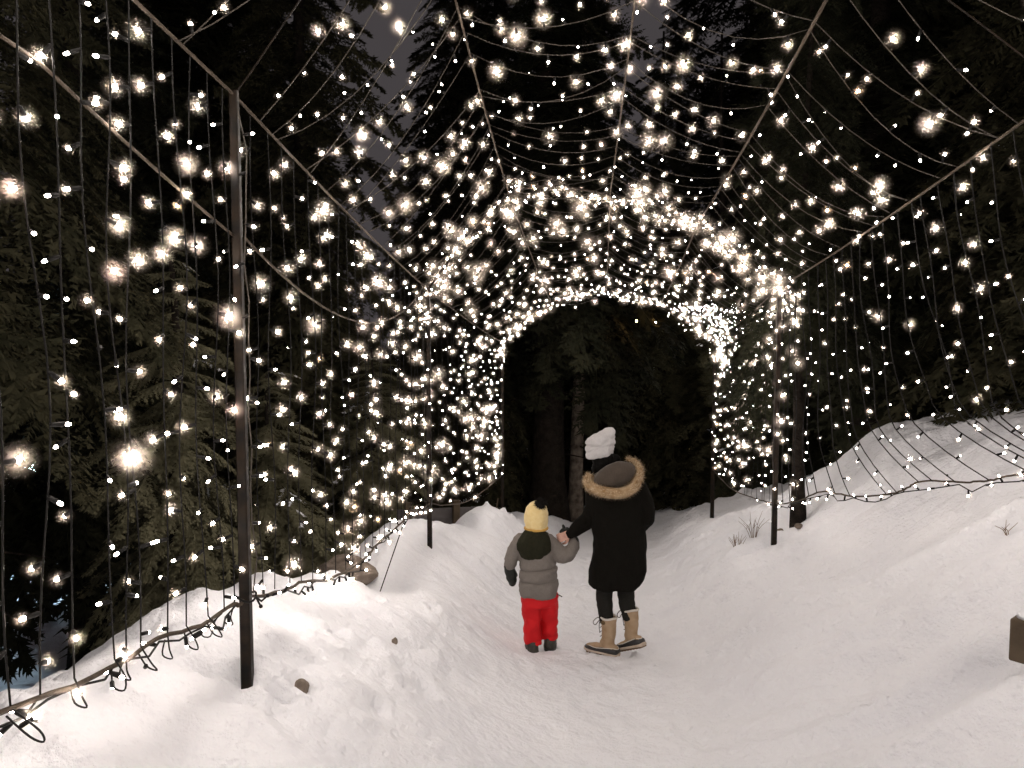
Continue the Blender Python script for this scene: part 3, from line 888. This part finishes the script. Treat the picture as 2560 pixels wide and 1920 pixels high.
# ---- woman: origin between her feet
def boot(parent, ankle, yaw, pitch, shaft_pitch, badge, h=.245, lace_side=1):
    """ankle: joint position; foot pitched heel-up; shaft leaning on its own"""
    A = Vector(ankle)
    Mf = Matrix.Translation(A) @ Matrix.Rotation(yaw, 4, 'Z') @ Matrix.Rotation(pitch, 4, 'Y') @ Matrix.Translation((0, 0, -.095))
    Ms = Matrix.Translation(A) @ Matrix.Rotation(yaw, 4, 'Z') @ Matrix.Rotation(shaft_pitch, 4, 'Y') @ Matrix.Translation((0, 0, -.095))
    prof = [(-.092, .020, .052), (-.086, .034, .064), (-.06, .043, .078), (-.01, .046, .078), (.04, .046, .072), (.09, .050, .062), (.135, .048, .058), (.170, .037, .050), (.190, .018, .040)]
    def shell(grow, z0, top):
        m = MB(); n = 16; b = 0
        for (x, w, t) in prof:
            w = w + grow; t = top(x, t)
            for k in range(n):
                a = 2 * math.pi * k / n
                yy = w * math.copysign(abs(math.cos(a)) ** .75, math.cos(a)); zz = math.sin(a)
                m.v.append((x + grow * (x / .19), yy, (z0 + (t - z0) * (.5 + .5 * math.copysign(abs(zz) ** .6, zz)))))
        for i in range(len(prof) - 1):
            for k in range(n): m.f.append((i * n + k, i * n + (k + 1) % n, (i + 1) * n + (k + 1) % n, (i + 1) * n + k)); m.m.append(0)
        m.f.append(tuple(range(n))[::-1]); m.m.append(0)
        e = (len(prof) - 1) * n; m.f.append(tuple(e + k for k in range(n))); m.m.append(0)
        return m
    # suede upper + shaft
    up = MB()
    u = shell(-.004, .03, lambda x, t: t + .012 * max(0, 1 - abs(x - .02) / .1))
    up.add([Mf @ Vector(p) for p in u.v], u.f)
    sh = MB()
    loft(sh, [((.012, 0, .055), .060, .040), ((.006, 0, .095), .060, .044), ((-.006, 0, .13), .055, .047), ((-.012, 0, .19), .057, .053), ((-.012, 0, .27), .062, .059), ((-.012, 0, .095 + h), .065, .062)], 20)
    # blend foot pitch into the lower shaft rings
    vs = []
    for p in sh.v:
        t = min(1, max(0, (p[2] - .055) / .09)); a = Mf @ Vector(p); b = Ms @ Vector(p); vs.append(a.lerp(b, t))
    up.add(vs, sh.f)
    bo = fuse(up, .006, 'boot', M_boot, parent, 2, [(22, 22, 30, .004, 3.1), (60, 60, 60, .0012, 8)], None)
    s = shell(.004, .012, lambda x, t: t * .92); MB_ = MB(); MB_.add([Mf @ Vector(p) for p in s.v], s.f)
    sm = new_obj('rubber_shell', mesh('rubber_shell', MB_.v, MB_.f, [M_rubber], True), bo)
    welt = shell(.0075, .002, lambda x, t: .030); w_ = MB(); w_.add([Mf @ Vector(p) for p in welt.v], welt.f)
    new_obj('sole', mesh('sole', w_.v, w_.f, [M_sole], True), bo)
    tr = MB()
    for i in range(9):
        x = -.078 + i * .030
        wd = np.interp(x, [q[0] for q in prof], [q[1] for q in prof])
        tr.box((x, 0, -.001), (.019, wd * 1.9, .010), 0)
    t_ = MB(); t_.add([Mf @ Vector(p) for p in tr.v], tr.f)
    new_obj('tread', mesh('tread', t_.v, t_.f, [M_tread]), bo)
    # pale rim where suede meets rubber
    rim = []
    for k in range(25):
        a = 2 * math.pi * k / 24; x = .045 + .13 * math.cos(a)
        wd = np.interp(x, [q[0] for q in prof], [q[1] for q in prof]) + .004
        zt = np.interp(x, [q[0] for q in prof], [q[2] for q in prof]) * .92
        yy = wd * math.copysign(abs(math.sin(a)) ** .6, math.sin(a)) * .93
        rim.append(Mf @ Vector((x - .005, yy, zt - .010 * abs(math.sin(a)) ** 3)))
    r_ = MB(); r_.tube(rim, .0032, 6); r_.build('piping', M_liner, bo, True)
    l = MB(); top = []
    for k in range(21):
        a = 2 * math.pi * k / 20
        top.append(Ms @ Vector((-.012 + .062 * math.cos(a), .059 * math.sin(a), .097 + h + .004 * math.sin(3 * a))))
    l.tube(top, .0085, 7); l.build('liner', M_liner, bo, True)
    # lace bow at the front of the shaft
    la = MB()
    f = Vector((.052, 0, .27))
    def L3(p): return Ms @ (f + Vector(p))
    loop = [L3((0, 0, 0)), L3((.03, lace_side * .010, .004)), L3((.058, lace_side * .016, -.022)), L3((.062, lace_side * .016, -.046)), L3((.044, lace_side * .012, -.052)), L3((.028, lace_side * .008, -.030)), L3((.004, 0, -.004))]
    la.tube(curve_through(loop, 4), .0032, 5)
    la.tube(curve_through([L3((0, 0, 0)), L3((.014, .004, -.03)), L3((.018, .004, -.075)), L3((.016, 0, -.115))], 4), .0030, 5)
    la.tube(curve_through([L3((0, 0, 0)), L3((.006, -.02, -.02)), L3((.010, -.03, -.05))], 4), .0030, 5)
    la.ball(tuple(L3((.002, 0, 0))), .007)
    for zz in (-.03, -.065, -.1, -.135):
        la.tube([L3((.001 + zz * -.02, -.02, zz)), L3((.010 - zz * .02, 0, zz - .006)), L3((.001 + zz * -.02, .02, zz))], .0028, 5)
    la.build('lace', M_lace, bo, True)
    if badge:
        b_ = MB(); c = (.008, badge * .0580, .262); P = []
        for k in range(12):
            a = 2 * math.pi * k / 12; P.append((c[0] + .019 * math.cos(a), c[1] - badge * .004 * abs(math.cos(a)), c[2] + .015 * math.sin(a)))
        P2 = [(p[0], p[1] + badge * .006, p[2]) for p in P]
        b_.add([Ms @ Vector(p) for p in P + P2], [tuple(range(12)), tuple(range(12, 24))] + [(k, (k + 1) % 12, 12 + (k + 1) % 12, 12 + k) for k in range(12)])
        b_.build('badge', M_badge, bo)
    return bo

def woman():
    wx, wy = .80, 5.72
    b = MB()        # body
    loft(b, [((.01, 0, .74), .13, .09), ((.015, 0, .9), .145, .10), ((.02, 0, 1.05), .12, .085), ((.01, 0, 1.2), .15, .10), ((-.01, 0, 1.31), .15, .085), ((-.03, .01, 1.375), .07, .06), ((-.075, .02, 1.46), .05, .05)], 20)
    limb(b, [(-.065, .02, 1.36), (-.10, .03, 1.52)], [.05, .05])
    head(b, (-.108, .045, 1.565), 1.06, .35, -.05)
    limb(b, [(-.06, 0, .78), (-.07, .03, .46), (-.054, -.005, .10)], [.085, .055, .032])
    limb(b, [(.085, 0, .78), (.092, .03, .46), (.130, -.012, .15)], [.085, .055, .032])
    limb(b, [(-.15, 0, 1.30), (-.175, .06, 1.04), (-.345, .01, .935)], [.05, .042, .026])
    limb(b, [(.17, 0, 1.30), (.215, -.02, 1.06), (.175, .12, .97)], [.05, .042, .028])
    hand(b, (-.352, .0, .932), (-.80, .10, -.35), (-.15, -.95, .25), .96, .9, 1)
    hand(b, (.175, .125, .965), (-.3, .7, -.5), (.9, .3, 0), .95, .6, -1)
    limb(b, [(-.052, -.01, .09), (-.10, .02, .06)], [.030, .018]); limb(b, [(.130, -.01, .14), (.10, .02, .09)], [.030, .018])
    p = fuse(b, .0050, 'person', M_skin, None, 1)
    # coat: body, skirt and both sleeves as one garment
    c = MB()
    loft(c, [((.024, 0, .535), .218, .150, .012), ((.026, 0, .55), .224, .158, .012), ((.028, 0, .64), .222, .160), ((.034, 0, .78), .208, .152), ((.036, 0, .92), .204, .146), ((.02, 0, 1.06), .206, .142),
             ((.004, 0, 1.18), .215, .140), ((.0, 0, 1.27), .214, .128), ((-.004, .0, 1.335), .190, .112), ((-.02, .0, 1.385), .135, .095), ((-.05, .005, 1.42), .085, .08)], 36, power=2.25)
    limb(c, [(-.165, .0, 1.285), (-.185, .055, 1.06), (-.27, .04, .985), (-.352, .002, .933)], [.072, .066, .056, .047])
    limb(c, [(.165, 0, 1.285), (.225, -.03, 1.13), (.232, -.02, 1.05), (.20, .09, .97)], [.078, .068, .064, .055])
    # hem: cut higher over the right hip, deepest left of centre
    def hem(co, no):
        return np.zeros(len(co))
    coat = fuse(c, .0075, 'coat', M_coat, p, 3, [(9, 9, 5, .018, 2.0), (24, 24, 12, .006, 7.0)], folds([(.93, .006, .03, .25), (1.06, .004, .02, -.3)]))
    me = coat.data; co = np.empty(len(me.vertices) * 3, np.float32); me.vertices.foreach_get('co', co); co = co.reshape(-1, 3)
    lo = np.clip((.66 - co[:, 2]) / .15, 0, 1)
    co[:, 2] += lo * (.055 * np.clip((co[:, 0] - .12) / .12, 0, 1) ** 1.3 + .02 * np.clip((-.12 - co[:, 0]) / .1, 0, 1) - .012 * np.exp(-((co[:, 0] - .0) / .1) ** 2))
    co[:, 0] -= lo * .02 * np.clip((co[:, 0] - .1) / .1, 0, 1) ** 2
    me.vertices.foreach_set('co', co.ravel()); me.update()
    # hood lying on the back, lined in taupe, with its fur edge
    h = MB()
    Mh = Matrix.Translation((-.022, -.115, 1.398)) @ Euler((R(18), R(-21), 0)).to_matrix().to_4x4()
    hb = MB(); hb.ball((0, 0, 0), (.168, .085, .094), 0, 22, 14); h.add([Mh @ Vector(q) for q in hb.v], hb.f)
    limb(h, [(-.135, -.055, 1.365), (-.02, -.02, 1.40), (.09, -.05, 1.43)], [.05, .065, .05])
    hood = fuse(h, .007, 'hood', M_hoodlin, p, 3, [(14, 14, 14, .010, 5.0)])
    path = [(-.200, -.045, 1.385), (-.222, -.085, 1.345), (-.178, -.145, 1.308), (-.095, -.185, 1.287), (.005, -.200, 1.284), (.090, -.190, 1.314), (.142, -.160, 1.372), (.158, -.125, 1.440), (.128, -.090, 1.495), (.070, -.070, 1.515)]
    rad = [.032, .047, .050, .051, .050, .047, .042, .036, .028, .016]
    Pth = curve_through(path, 4); rr = list(np.interp(np.linspace(0, 9, len(Pth)), range(10), rad))
    f = fur_mesh(Pth, rr, 5200, .028, 3)
    f.build('fur_trim', [M_fur, M_fur2], hood, True)
    # hair and dark scarf at the nape
    k = MB()
    limb(k, [(-.105, .015, 1.535), (-.085, -.01, 1.47), (-.06, .0, 1.41)], [.088, .086, .088], 18)
    limb(k, [(-.14, -.0, 1.43), (.01, -.02, 1.43)], [.05, .05]); limb(k, [(-.035, -.01, 1.47), (.0, -.01, 1.505)], [.06, .035])
    fuse(k, .008, 'hair', M_hair, p, 3, [(30, 30, 8, .006, 1.0)])
    # slouchy knitted hat
    t = MB()
    loft(t, [((-.130, .02, 1.515), .088, .096, .010), ((-.128, .02, 1.525), .101, .108, .012), ((-.124, .02, 1.575), .111, .116, .006), ((-.120, .018, 1.625), .115, .116), ((-.112, .012, 1.665), .108, .108, .012),
             ((-.090, .004, 1.700), .086, .088, .018), ((-.076, .0, 1.725), .058, .062, .016), ((-.066, -.002, 1.737), .025, .03, .004)], 30, power=2.15)
    fuse(t, .0055, 'hat', M_beanie, p, 3, [(22, 22, 26, .006, 4.0), (60, 60, 60, .0015, 1.0)], folds([(1.612, .008, .008, .03), (1.655, .005, .009, -.30), (1.69, .006, .010, .6), (1.585, .003, .008, -.1)]))
    # leggings
    g = MB()
    limb(g, [(-.055, 0, .72), (-.078, .025, .47), (-.066, .0, .27)], [.095, .067, .055], 18)
    limb(g, [(.085, 0, .72), (.090, .03, .47), (.112, -.005, .30)], [.095, .068, .056], 18)
    fuse(g, .007, 'leggings', M_legg, p, 2, [(14, 14, 30, .005, 2.0)])
    boot(p, (-.052, -.01, .095), R(147), 0, R(2), -1 if False else 1, .195)
    boot(p, (.132, -.01, .150), R(131), R(24), R(8), 0, .195)
    p.location = (wx, wy, hz(wx, wy) - .004)
    p.scale = (1.0, 1.0, 1.022)
    tag(p, 'woman seen from behind in long black coat with fur hood and tan snow boots', 'person')
    return p

def child():
    cx, cy_ = .215, 5.74
    b = MB()
    loft(b, [((0, 0, .40), .10, .075), ((-.01, 0, .52), .105, .08), ((-.02, 0, .66), .09, .075), ((-.03, 0, .78), .105, .075), ((-.03, 0, .85), .09, .06), ((-.03, .01, .90), .045, .045)], 18)
    head(b, (-.027, .02, .985), .90, -.1, 0)
    limb(b, [(-.055, 0, .42), (-.055, .02, .23), (-.05, .0, .05)], [.06, .045, .035]); limb(b, [(.06, 0, .42), (.075, .04, .23), (.08, .06, .07)], [.055, .036, .030])
    limb(b, [(-.13, 0, .84), (-.20, -.01, .74), (-.225, .02, .65)], [.04, .034, .024]); limb(b, [(.07, 0, .83), (.175, .0, .735), (.262, .02, .815)], [.04, .034, .024])
    hand(b, (-.222, .02, .64), (.05, .05, -1), (-.9, -.2, 0), .62, .5, -1)
    hand(b, (.262, .03, .82), (-.75, .1, .8), (-.1, -1, .1), .58, .5, 1)
    limb(b, [(-.05, 0, .04), (-.06, .08, .03)], [.03, .025]); limb(b, [(.08, .06, .05), (.085, .14, .045)], [.03, .025])
    p = fuse(b, .0055, 'person', M_skin, None, 1)
    # puffer jacket with sewn seams
    c = MB()
    loft(c, [((-.009, 0, .430), .132, .105), ((-.009, 0, .445), .142, .115), ((-.009, 0, .50), .150, .120), ((-.010, 0, .56), .147, .118), ((-.012, 0, .64), .138, .112), ((-.022, 0, .70), .134, .108),
             ((-.036, 0, .79), .140, .104), ((-.040, 0, .85), .130, .094), ((-.034, 0, .89), .095, .08), ((-.030, 0, .915), .07, .07)], 32, power=2.3)
    limb(c, [(-.135, 0, .835), (-.185, -.005, .765), (-.215, .0, .70), (-.228, .015, .655)], [.060, .056, .052, .044], 16)
    limb(c, [(.070, 0, .825), (.125, -.005, .765), (.180, -.008, .732), (.232, .0, .758), (.258, .018, .806)], [.060, .060, .060, .056, .046], 16)
    def quilt(co, no):
        body = np.clip((.165 - np.abs(co[:, 0] + .01)) / .03, 0, 1) * (np.abs(co[:, 1]) < .2)
        d = np.zeros(len(co))
        for z, dep, sl, w in ((.636, .014, .10, .008), (.548, .013, .02, .008)):
            q = co[:, 2] - z - sl * (co[:, 0] + .05) - .12 * co[:, 0] ** 2
            d -= body * (dep * np.exp(-(q / w) ** 2) - .004 * np.exp(-((np.abs(q) - .03) / .02) ** 2))
        return d
    fuse(c, .006, 'jacket', M_jacket, p, 2, [(13, 13, 13, .012, 2.2), (34, 34, 34, .006, 6.0)], quilt)
    # dark hood hanging over the shoulders
    h = MB()
    loft(h, [((-.045, -.058, .708), .050, .038), ((-.046, -.066, .735), .098, .052), ((-.046, -.068, .785), .128, .062), ((-.044, -.064, .835), .130, .064), ((-.040, -.050, .880), .112, .066), ((-.034, -.03, .915), .086, .062), ((-.03, -.02, .938), .064, .05)], 26)
    fuse(h, .006, 'hood', M_olive, p, 3, [(16, 16, 12, .010, 3.3), (40, 40, 40, .003, 1.3)])
    m = MB(); m.tube(curve_through([(.015, -.055, .928), (.048, -.035, .915), (.062, .0, .905)], 4), .010, 7); m.build('collar', M_white, p, True)
    # knitted hat
    t = MB()
    loft(t, [((-.026, .01, .918), .072, .080), ((-.026, .01, .930), .084, .092), ((-.026, .008, .985), .092, .100), ((-.025, .004, 1.035), .092, .098), ((-.024, 0, 1.075), .080, .086), ((-.022, -.004, 1.105), .058, .062), ((-.02, -.006, 1.125), .026, .03)], 26)
    hat = fuse(t, .0055, 'hat', M_yellow, p, 3, [(18, 18, 18, .005, 1.5), (70, 70, 70, .0015, 2)])
    m = MB(); ring = [(-.026 + .083 * math.cos(a), .01 + .091 * math.sin(a), .926) for a in np.linspace(0, 2 * math.pi, 25)]
    m.tube(ring, .0105, 8); m.build('brim', M_amber, hat, True)
    g = np.random.default_rng(9); m = MB(); m.ball((.004, -.055, 1.115), .036, 0, 12, 8)
    for i in range(900):
        v = Vector(g.normal(size=3)).normalized(); q = Vector((.004, -.055, 1.115)) + v * .030
        s = v.orthogonal().normalized() * .0022; m.add([q - s, q + s, q + (v + Vector(g.normal(size=3)) * .25) * (.015 + .012 * g.random())], [(0, 1, 2)])
    m.build('pompom', M_pom, hat)
    # snow trousers
    g_ = MB()
    loft(g_, [((0, 0, .37), .138, .092), ((0, 0, .42), .142, .098), ((0, 0, .47), .130, .095)], 26, power=2.3)
    loft(g_, [((-.048, .0, .078), .066, .070), ((-.048, .0, .09), .069, .074), ((-.052, .0, .16), .066, .075), ((-.058, .002, .27), .070, .078), ((-.066, .0, .40), .074, .088)], 22, power=2.4)
    loft(g_, [((.080, .06, .092), .056, .066), ((.080, .06, .10), .060, .070), ((.080, .055, .18), .060, .072), ((.078, .035, .29), .066, .076), ((.070, .0, .40), .072, .088)], 22, power=2.4)
    fuse(g_, .006, 'trousers', M_red, p, 2, [(11, 11, 15, .015, 4.4), (32, 32, 26, .005, 9.1)], folds([(.11, .005, .012, .2), (.25, .004, .015, -.4)]))
    m = MB(); m.tube(curve_through([(.125, -.03, .455), (.150, -.05, .448), (.168, -.05, .438)], 3), .004, 5); m.build('drawcord', M_lace, p, True)
    # mittens
    m = MB(); limb(m, [(-.228, .017, .662), (-.226, .02, .62), (-.214, .03, .555), (-.206, .04, .515)], [.042, .043, .042, .032], 14); limb(m, [(-.20, .05, .60), (-.178, .065, .56)], [.019, .016], 10)
    mt = fuse(m, .005, 'mitten', M_mitt, p, 2, [(20, 20, 30, .006, 3)])
    m = MB(); limb(m, [(.268, .022, .826), (.245, .050, .855), (.205, .055, .895)], [.034, .034, .028], 14); limb(m, [(.205, .02, .885), (.175, -.005, .915), (.158, -.005, .902)], [.016, .014, .012], 10); limb(m, [(.186, .03, .915), (.178, .02, .940)], [.015, .012], 10)
    fuse(m, .005, 'mitten', M_mitt, p, 2, [(20, 20, 30, .004, 5)])
    for (ax, ay, az, yaw) in ((-.052, -.03, .0, R(100)), (.082, .035, .016, R(84))):
        M_ = Matrix.Translation((ax, ay, az)) @ Matrix.Rotation(yaw, 4, 'Z')
        s = MB(); loft(s, [((.035, 0, .018), .096, .048), ((.035, 0, .035), .098, .049), ((.030, 0, .06), .088, .047), ((.015, 0, .085), .060, .044), ((.02, 0, .12), .045, .04)], 18, power=2.4)
        u = MB(); u.add([M_ @ Vector(q) for q in s.v], s.f); sh = fuse(u, .006, 'shoe', M_shoe, p, 2, [(30, 30, 30, .004, 2)])
        s = MB(); loft(s, [((.035, 0, .0), .099, .049), ((.035, 0, .022), .102, .051)], 18, power=2.6)
        u = MB(); u.add([M_ @ Vector(q) for q in s.v], s.f); u.build('sole', M_rubber, sh)
    p.location = (cx, cy_, hz(cx, cy_) - .004)
    p.scale = (1.03, 1.03, 1.075)
    tag(p, 'small child in yellow bobble hat, grey jacket and bright red trousers', 'person')
    return p
woman(); child()

# ---- a dim figure walking far down the path
def walker():
    x, y = .02, 16.6
    b = MB()
    loft(b, [((0, 0, .55), .11, .08), ((0, 0, .75), .12, .09), ((0, 0, .92), .13, .09), ((0, 0, 1.0), .08, .06), ((0, .01, 1.05), .05, .05)], 16)
    head(b, (0, .0, 1.14), .95, math.pi)
    limb(b, [(-.06, 0, .6), (-.10, -.10, .33), (-.16, -.02, .05)], [.075, .06, .045]); limb(b, [(.06, 0, .6), (.10, .08, .33), (.15, .14, .05)], [.075, .06, .045])
    limb(b, [(-.13, 0, .95), (-.19, .03, .76), (-.17, -.08, .60)], [.04, .035, .025]); limb(b, [(.13, 0, .95), (.2, -.02, .76), (.2, -.12, .62)], [.04, .035, .025])
    hand(b, (-.17, -.08, .6), (0, -.3, -1), (-1, 0, 0), .8, .4, 1); hand(b, (.2, -.12, .62), (0, -.3, -1), (1, 0, 0), .8, .4, -1)
    p = fuse(b, .010, 'person', M_skin, None, 1)
    c = MB(); loft(c, [((0, 0, .50), .15, .12), ((0, 0, .7), .155, .12), ((0, 0, .9), .16, .12), ((0, 0, 1.0), .11, .09), ((0, 0, 1.05), .07, .07)], 20)
    limb(c, [(-.13, 0, .95), (-.19, .03, .76), (-.172, -.07, .63)], [.06, .055, .045]); limb(c, [(.13, 0, .95), (.2, -.02, .76), (.2, -.11, .65)], [.06, .055, .045])
    fuse(c, .012, 'jacket', M_olive, p, 2, [(9, 9, 9, .012, 3)])
    t = MB(); limb(t, [(-.06, 0, .58), (-.10, -.10, .33), (-.155, -.02, .12)], [.10, .075, .06]); limb(t, [(.06, 0, .58), (.10, .08, .33), (.145, .135, .12)], [.10, .075, .06])
    fuse(t, .012, 'trousers', M_legg, p, 2)
    t = MB(); t.ball((0, 0, 1.19), (.095, .105, .085), 0, 14, 10); fuse(t, .012, 'hat', M_olive, p, 1)
    for q in ((-.16, -.03), (.15, .13)):
        s = MB(); limb(s, [(q[0], q[1], .06), (q[0], q[1] - .14, .04)], [.05, .04]); fuse(s, .012, 'shoe', M_shoe, p, 1)
    p.location = (x, y, hz(x, y) - .01)
    tag(p, 'dim figure striding on the snow far off, left of the dark tree trunks', 'person')
walker()
# ------------------------------------------------------------------ small things on the snow
def rock(x, y, r, seed, label, sink=.35, mat=None, group=None, name='rock'):
    g = np.random.default_rng(seed); bm = bmesh.new(); bmesh.ops.create_icosphere(bm, subdivisions=3, radius=1)
    for v in bm.verts:
        n = mn.noise(v.co * 1.3 + Vector((seed, 0, 0))) * .35 + mn.noise(v.co * 3 + Vector((0, seed, 0))) * .12
        v.co = v.co * (1 + n)
        v.co = Vector((v.co.x * r[0], v.co.y * r[1], v.co.z * r[2]))
    me = bpy.data.meshes.new(name); bm.to_mesh(me); bm.free(); me.materials.append(mat or M_rock)
    o = new_obj(name, me, None, (x, y, hz(x, y) + r[2] * (1 - 2 * sink)))
    o.rotation_euler = (0, 0, g.random() * 6)
    return tag(o, label, 'rock', group)
rock(-1.36, 6.1, (.26, .18, .12), 4, 'brown rock bared of snow in the dip between the left posts', .30)
rock(-.925, 3.205, (.04, .03, .03), 8, 'small brown stone in a hollow right of the near post foot', .3)
rock(-.70, 4.36, (.02, .018, .026), 11, 'tiny dark stone poking from the left snowbank', .55)
rock(2.72, 7.0, (.05, .04, .025), 12, 'small brown stone on snow right of the right post', .35)
rock(2.62, 7.25, (.10, .07, .07), 15, 'grey stone capped with snow at the foot of the dark stem', .3)
rock(-.75, 6.85, (.03, .025, .018), 18, 'brown chip of wood or stone before the middle left post', .4)
rock(-2.9, 5.0, (.55, .45, .30), 21, 'large dark boulder below the left bank, behind the low rope', .4)

def twig_bush(x, y, n, h, spread, seed, label):
    g = np.random.default_rng(seed); b = hz(x, y); e = empty('dry_bush', (x, y, b))
    for i in range(n):
        a = g.random() * 6.283; s = spread * (.3 + g.random()); H = h * (.5 + .6 * g.random())
        p = [Vector((math.cos(a) * s * .15, math.sin(a) * s * .15, -.03)), Vector((math.cos(a) * s * .45, math.sin(a) * s * .45, H * .5)), Vector((math.cos(a + .4) * s, math.sin(a + .4) * s, H))]
        m = MB(); m.tube(curve_through(p, 3), list(np.linspace(.0035, .0012, 7)), 5)
        q = p[1]; m.tube([q, q + Vector((g.normal() * .03, g.normal() * .03, .06))], [.002, .001], 4)
        m.build('stem', M_twig, e)
    return tag(e, label, 'bush', 'dry twigs sticking out of the snow')
twig_bush(2.33, 7.65, 11, .21, .10, 3, 'tuft of dry reddish twigs on the snow left of the right post')
twig_bush(2.62, 8.0, 9, .30, .16, 5, 'dry twigs half hidden behind the foot of the right post')
twig_bush(3.03, 4.5, 3, .07, .06, 8, 'few dry stalks lying on the right snowbank below the rope')

m = MB(); m.tube([(0, 0, -.05), (.16, .55, .50), (.21, .62, .60)], .0042, 6)
o = m.build('guy_line', M_wire, None, False, (-1.02, 5.5, hz(-1.02, 5.5)))
tag(o, 'thin black guy line slanting from the low rope into the left snowbank', 'line')

s = MB(); square_tube(s, Vector((0, 0, -.1)), Vector((.065, .03, .32)), .022)
o = s.build('leaning_stake', M_wood, None, False, (-.27, 10.9, hz(-.27, 10.9)))
tag(o, 'short stake leaning against the far left post', 'stake')

# low board barrier behind the far left strings
bx, by = -1.0, 10.3
bz = hz(bx, by)
e = empty('board_barrier', (bx, by, bz), .25)
for k in range(3):
    m = MB(); m.box((-.06 + .02 * k, .04, .16 + k * .155), (1.15, .03, .148), 0, Euler((0, R(-2 + k * 1.5), 0)).to_matrix()); m.build('board', M_greywood, e)
for px in (-.45, .22):
    m = MB(); square_tube(m, (px, -.03, -.15), (px, -.03, .66), .10); m.build('post', M_wood, e)
tag(e, 'low grey board barrier with dark posts behind the far left strings', 'barrier')

# wooden block with a cap of snow at the right edge
bx, by = 2.15, 2.82
e = empty('wooden_block', (bx, by, hz(bx, by) - .04), R(38))
m = MB(); m.box((0, 0, .06), (.22, .34, .17)); blk = m.build('block', M_wood, e)
bv = blk.modifiers.new('b', 'BEVEL'); bv.width = .008; bv.segments = 2
m = MB(); loft(m, [((0, 0, .146), .105, .165), ((0, 0, .165), .10, .16), ((0, 0, .178), .07, .12)], 24, power=5)
m.build('snow_cap', M_snow, e, True)
tag(e, 'brown wooden block with a cap of snow at the right edge', 'block')

# ------------------------------------------------------------------ the path of lights goes on, out of sight round the bend
ORD46 = [ordinal(i) for i in range(38)] + ['thirty-ninth', 'fortieth'] + ['forty-' + ORD[i] for i in range(9)]
def far_strings():
    n = 0
    for i in range(46):     # roof and wall strings of the next stretch, up the slope to the right
        t = i / 45
        a = Vector((3.55 + 4.9 * t, 14.6 + 7 * t, 0)); g = hz(a.x, a.y)
        z0 = 1.2 + .35 * t
        top = Vector((a.x - .25, a.y + .4, z0 + 1.1))
        sh = Vector((a.x + .35, a.y - .25, z0 + .45))
        pts = [top.lerp(sh, k / 5) + Vector((0, 0, .12 * math.sin(k / 5 * math.pi))) for k in range(6)]
        foot = sh + Vector((.05, -.05, -.65 - .3 * rng.random()))
        pts += [sh.lerp(foot, k / 4) for k in range(1, 5)]
        light_string(pts, .075, 'string of tiny distant lights round the bend at right, %s from the left' % ORD46[i], 'distant light strings round the bend', 'joined', .003, .4)
    for i in range(9):
        t = i / 8; p = Vector((-2.75 + .5 * t, 25 + .3 * t, 1.75 + .2 * rng.random()))
        pts = [p + Vector((0, 0, -k * .22)) for k in range(6)]
        light_string(pts, .085, 'string of tiny distant lights beside the middle left post, %s from the left' % ORD46[i], 'distant light strings beyond the left wall', 'joined', .003, .4)
far_strings()
M_amb = emitter('amber_lamp', (1, .55, .22), 160)
for i, (x, y, z, lb) in enumerate(((2.30, 13.9, 1.97, 'left of the two amber lamps hanging high in the dark tunnel mouth'), (2.66, 13.9, 1.95, 'right of the two amber lamps hanging high in the dark tunnel mouth'))):
    e = empty('hanging_lamp', (x, y, z)); tag(e, lb, 'lamp', 'amber lamps in the tunnel mouth')
    m = MB(); m.tube([(0, 0, .02), (0, .02, .7)], .004, 5); m.tube([(0, 0, .012), (0, 0, .05)], [.014, .010], 8); m.build('flex', M_wire, e)
    m = MB(); m.ball((0, 0, 0), (.016, .016, .020), 0, 10, 7); m.build('glass', M_amb, e, True)

# lamp and housing added behind the left cedars, throwing cold light on far snow
fx, fy = -15.5, 24.0
fz = hz(fx, fy)
e = empty('added_floodlight', (fx, fy, fz)); tag(e, 'added cold lamp behind the left cedars, lighting the far snow', 'added_floodlight')
m = MB(); m.tube([(0, 0, -.2), (0, 0, 3.0)], .05, 8); m.build('pole', M_steel, e)
m = MB(); m.box((0, -.02, 3.1), (.5, .14, .34)); m.build('housing', M_steel, e)
m = MB(); m.box((0, -.10, 3.1), (.44, .012, .28)); m.build('lamp_panel', emitter('cold_lamp', (.62, .92, 1.0), 60), e)
ld = bpy.data.lights.new('added_flood_beam', 'SPOT'); ld.energy = 5000; ld.color = (.60, .82, 1.0); ld.spot_size = R(140); ld.spot_blend = .6; ld.shadow_soft_size = .2
lo = bpy.data.objects.new('added_flood_beam', ld); COL.objects.link(lo); lo.parent = e; lo.location = (0, -.16, 3.1); lo.rotation_euler = (R(-52), 0, R(0))
print('bulbs', N_BULB[0])
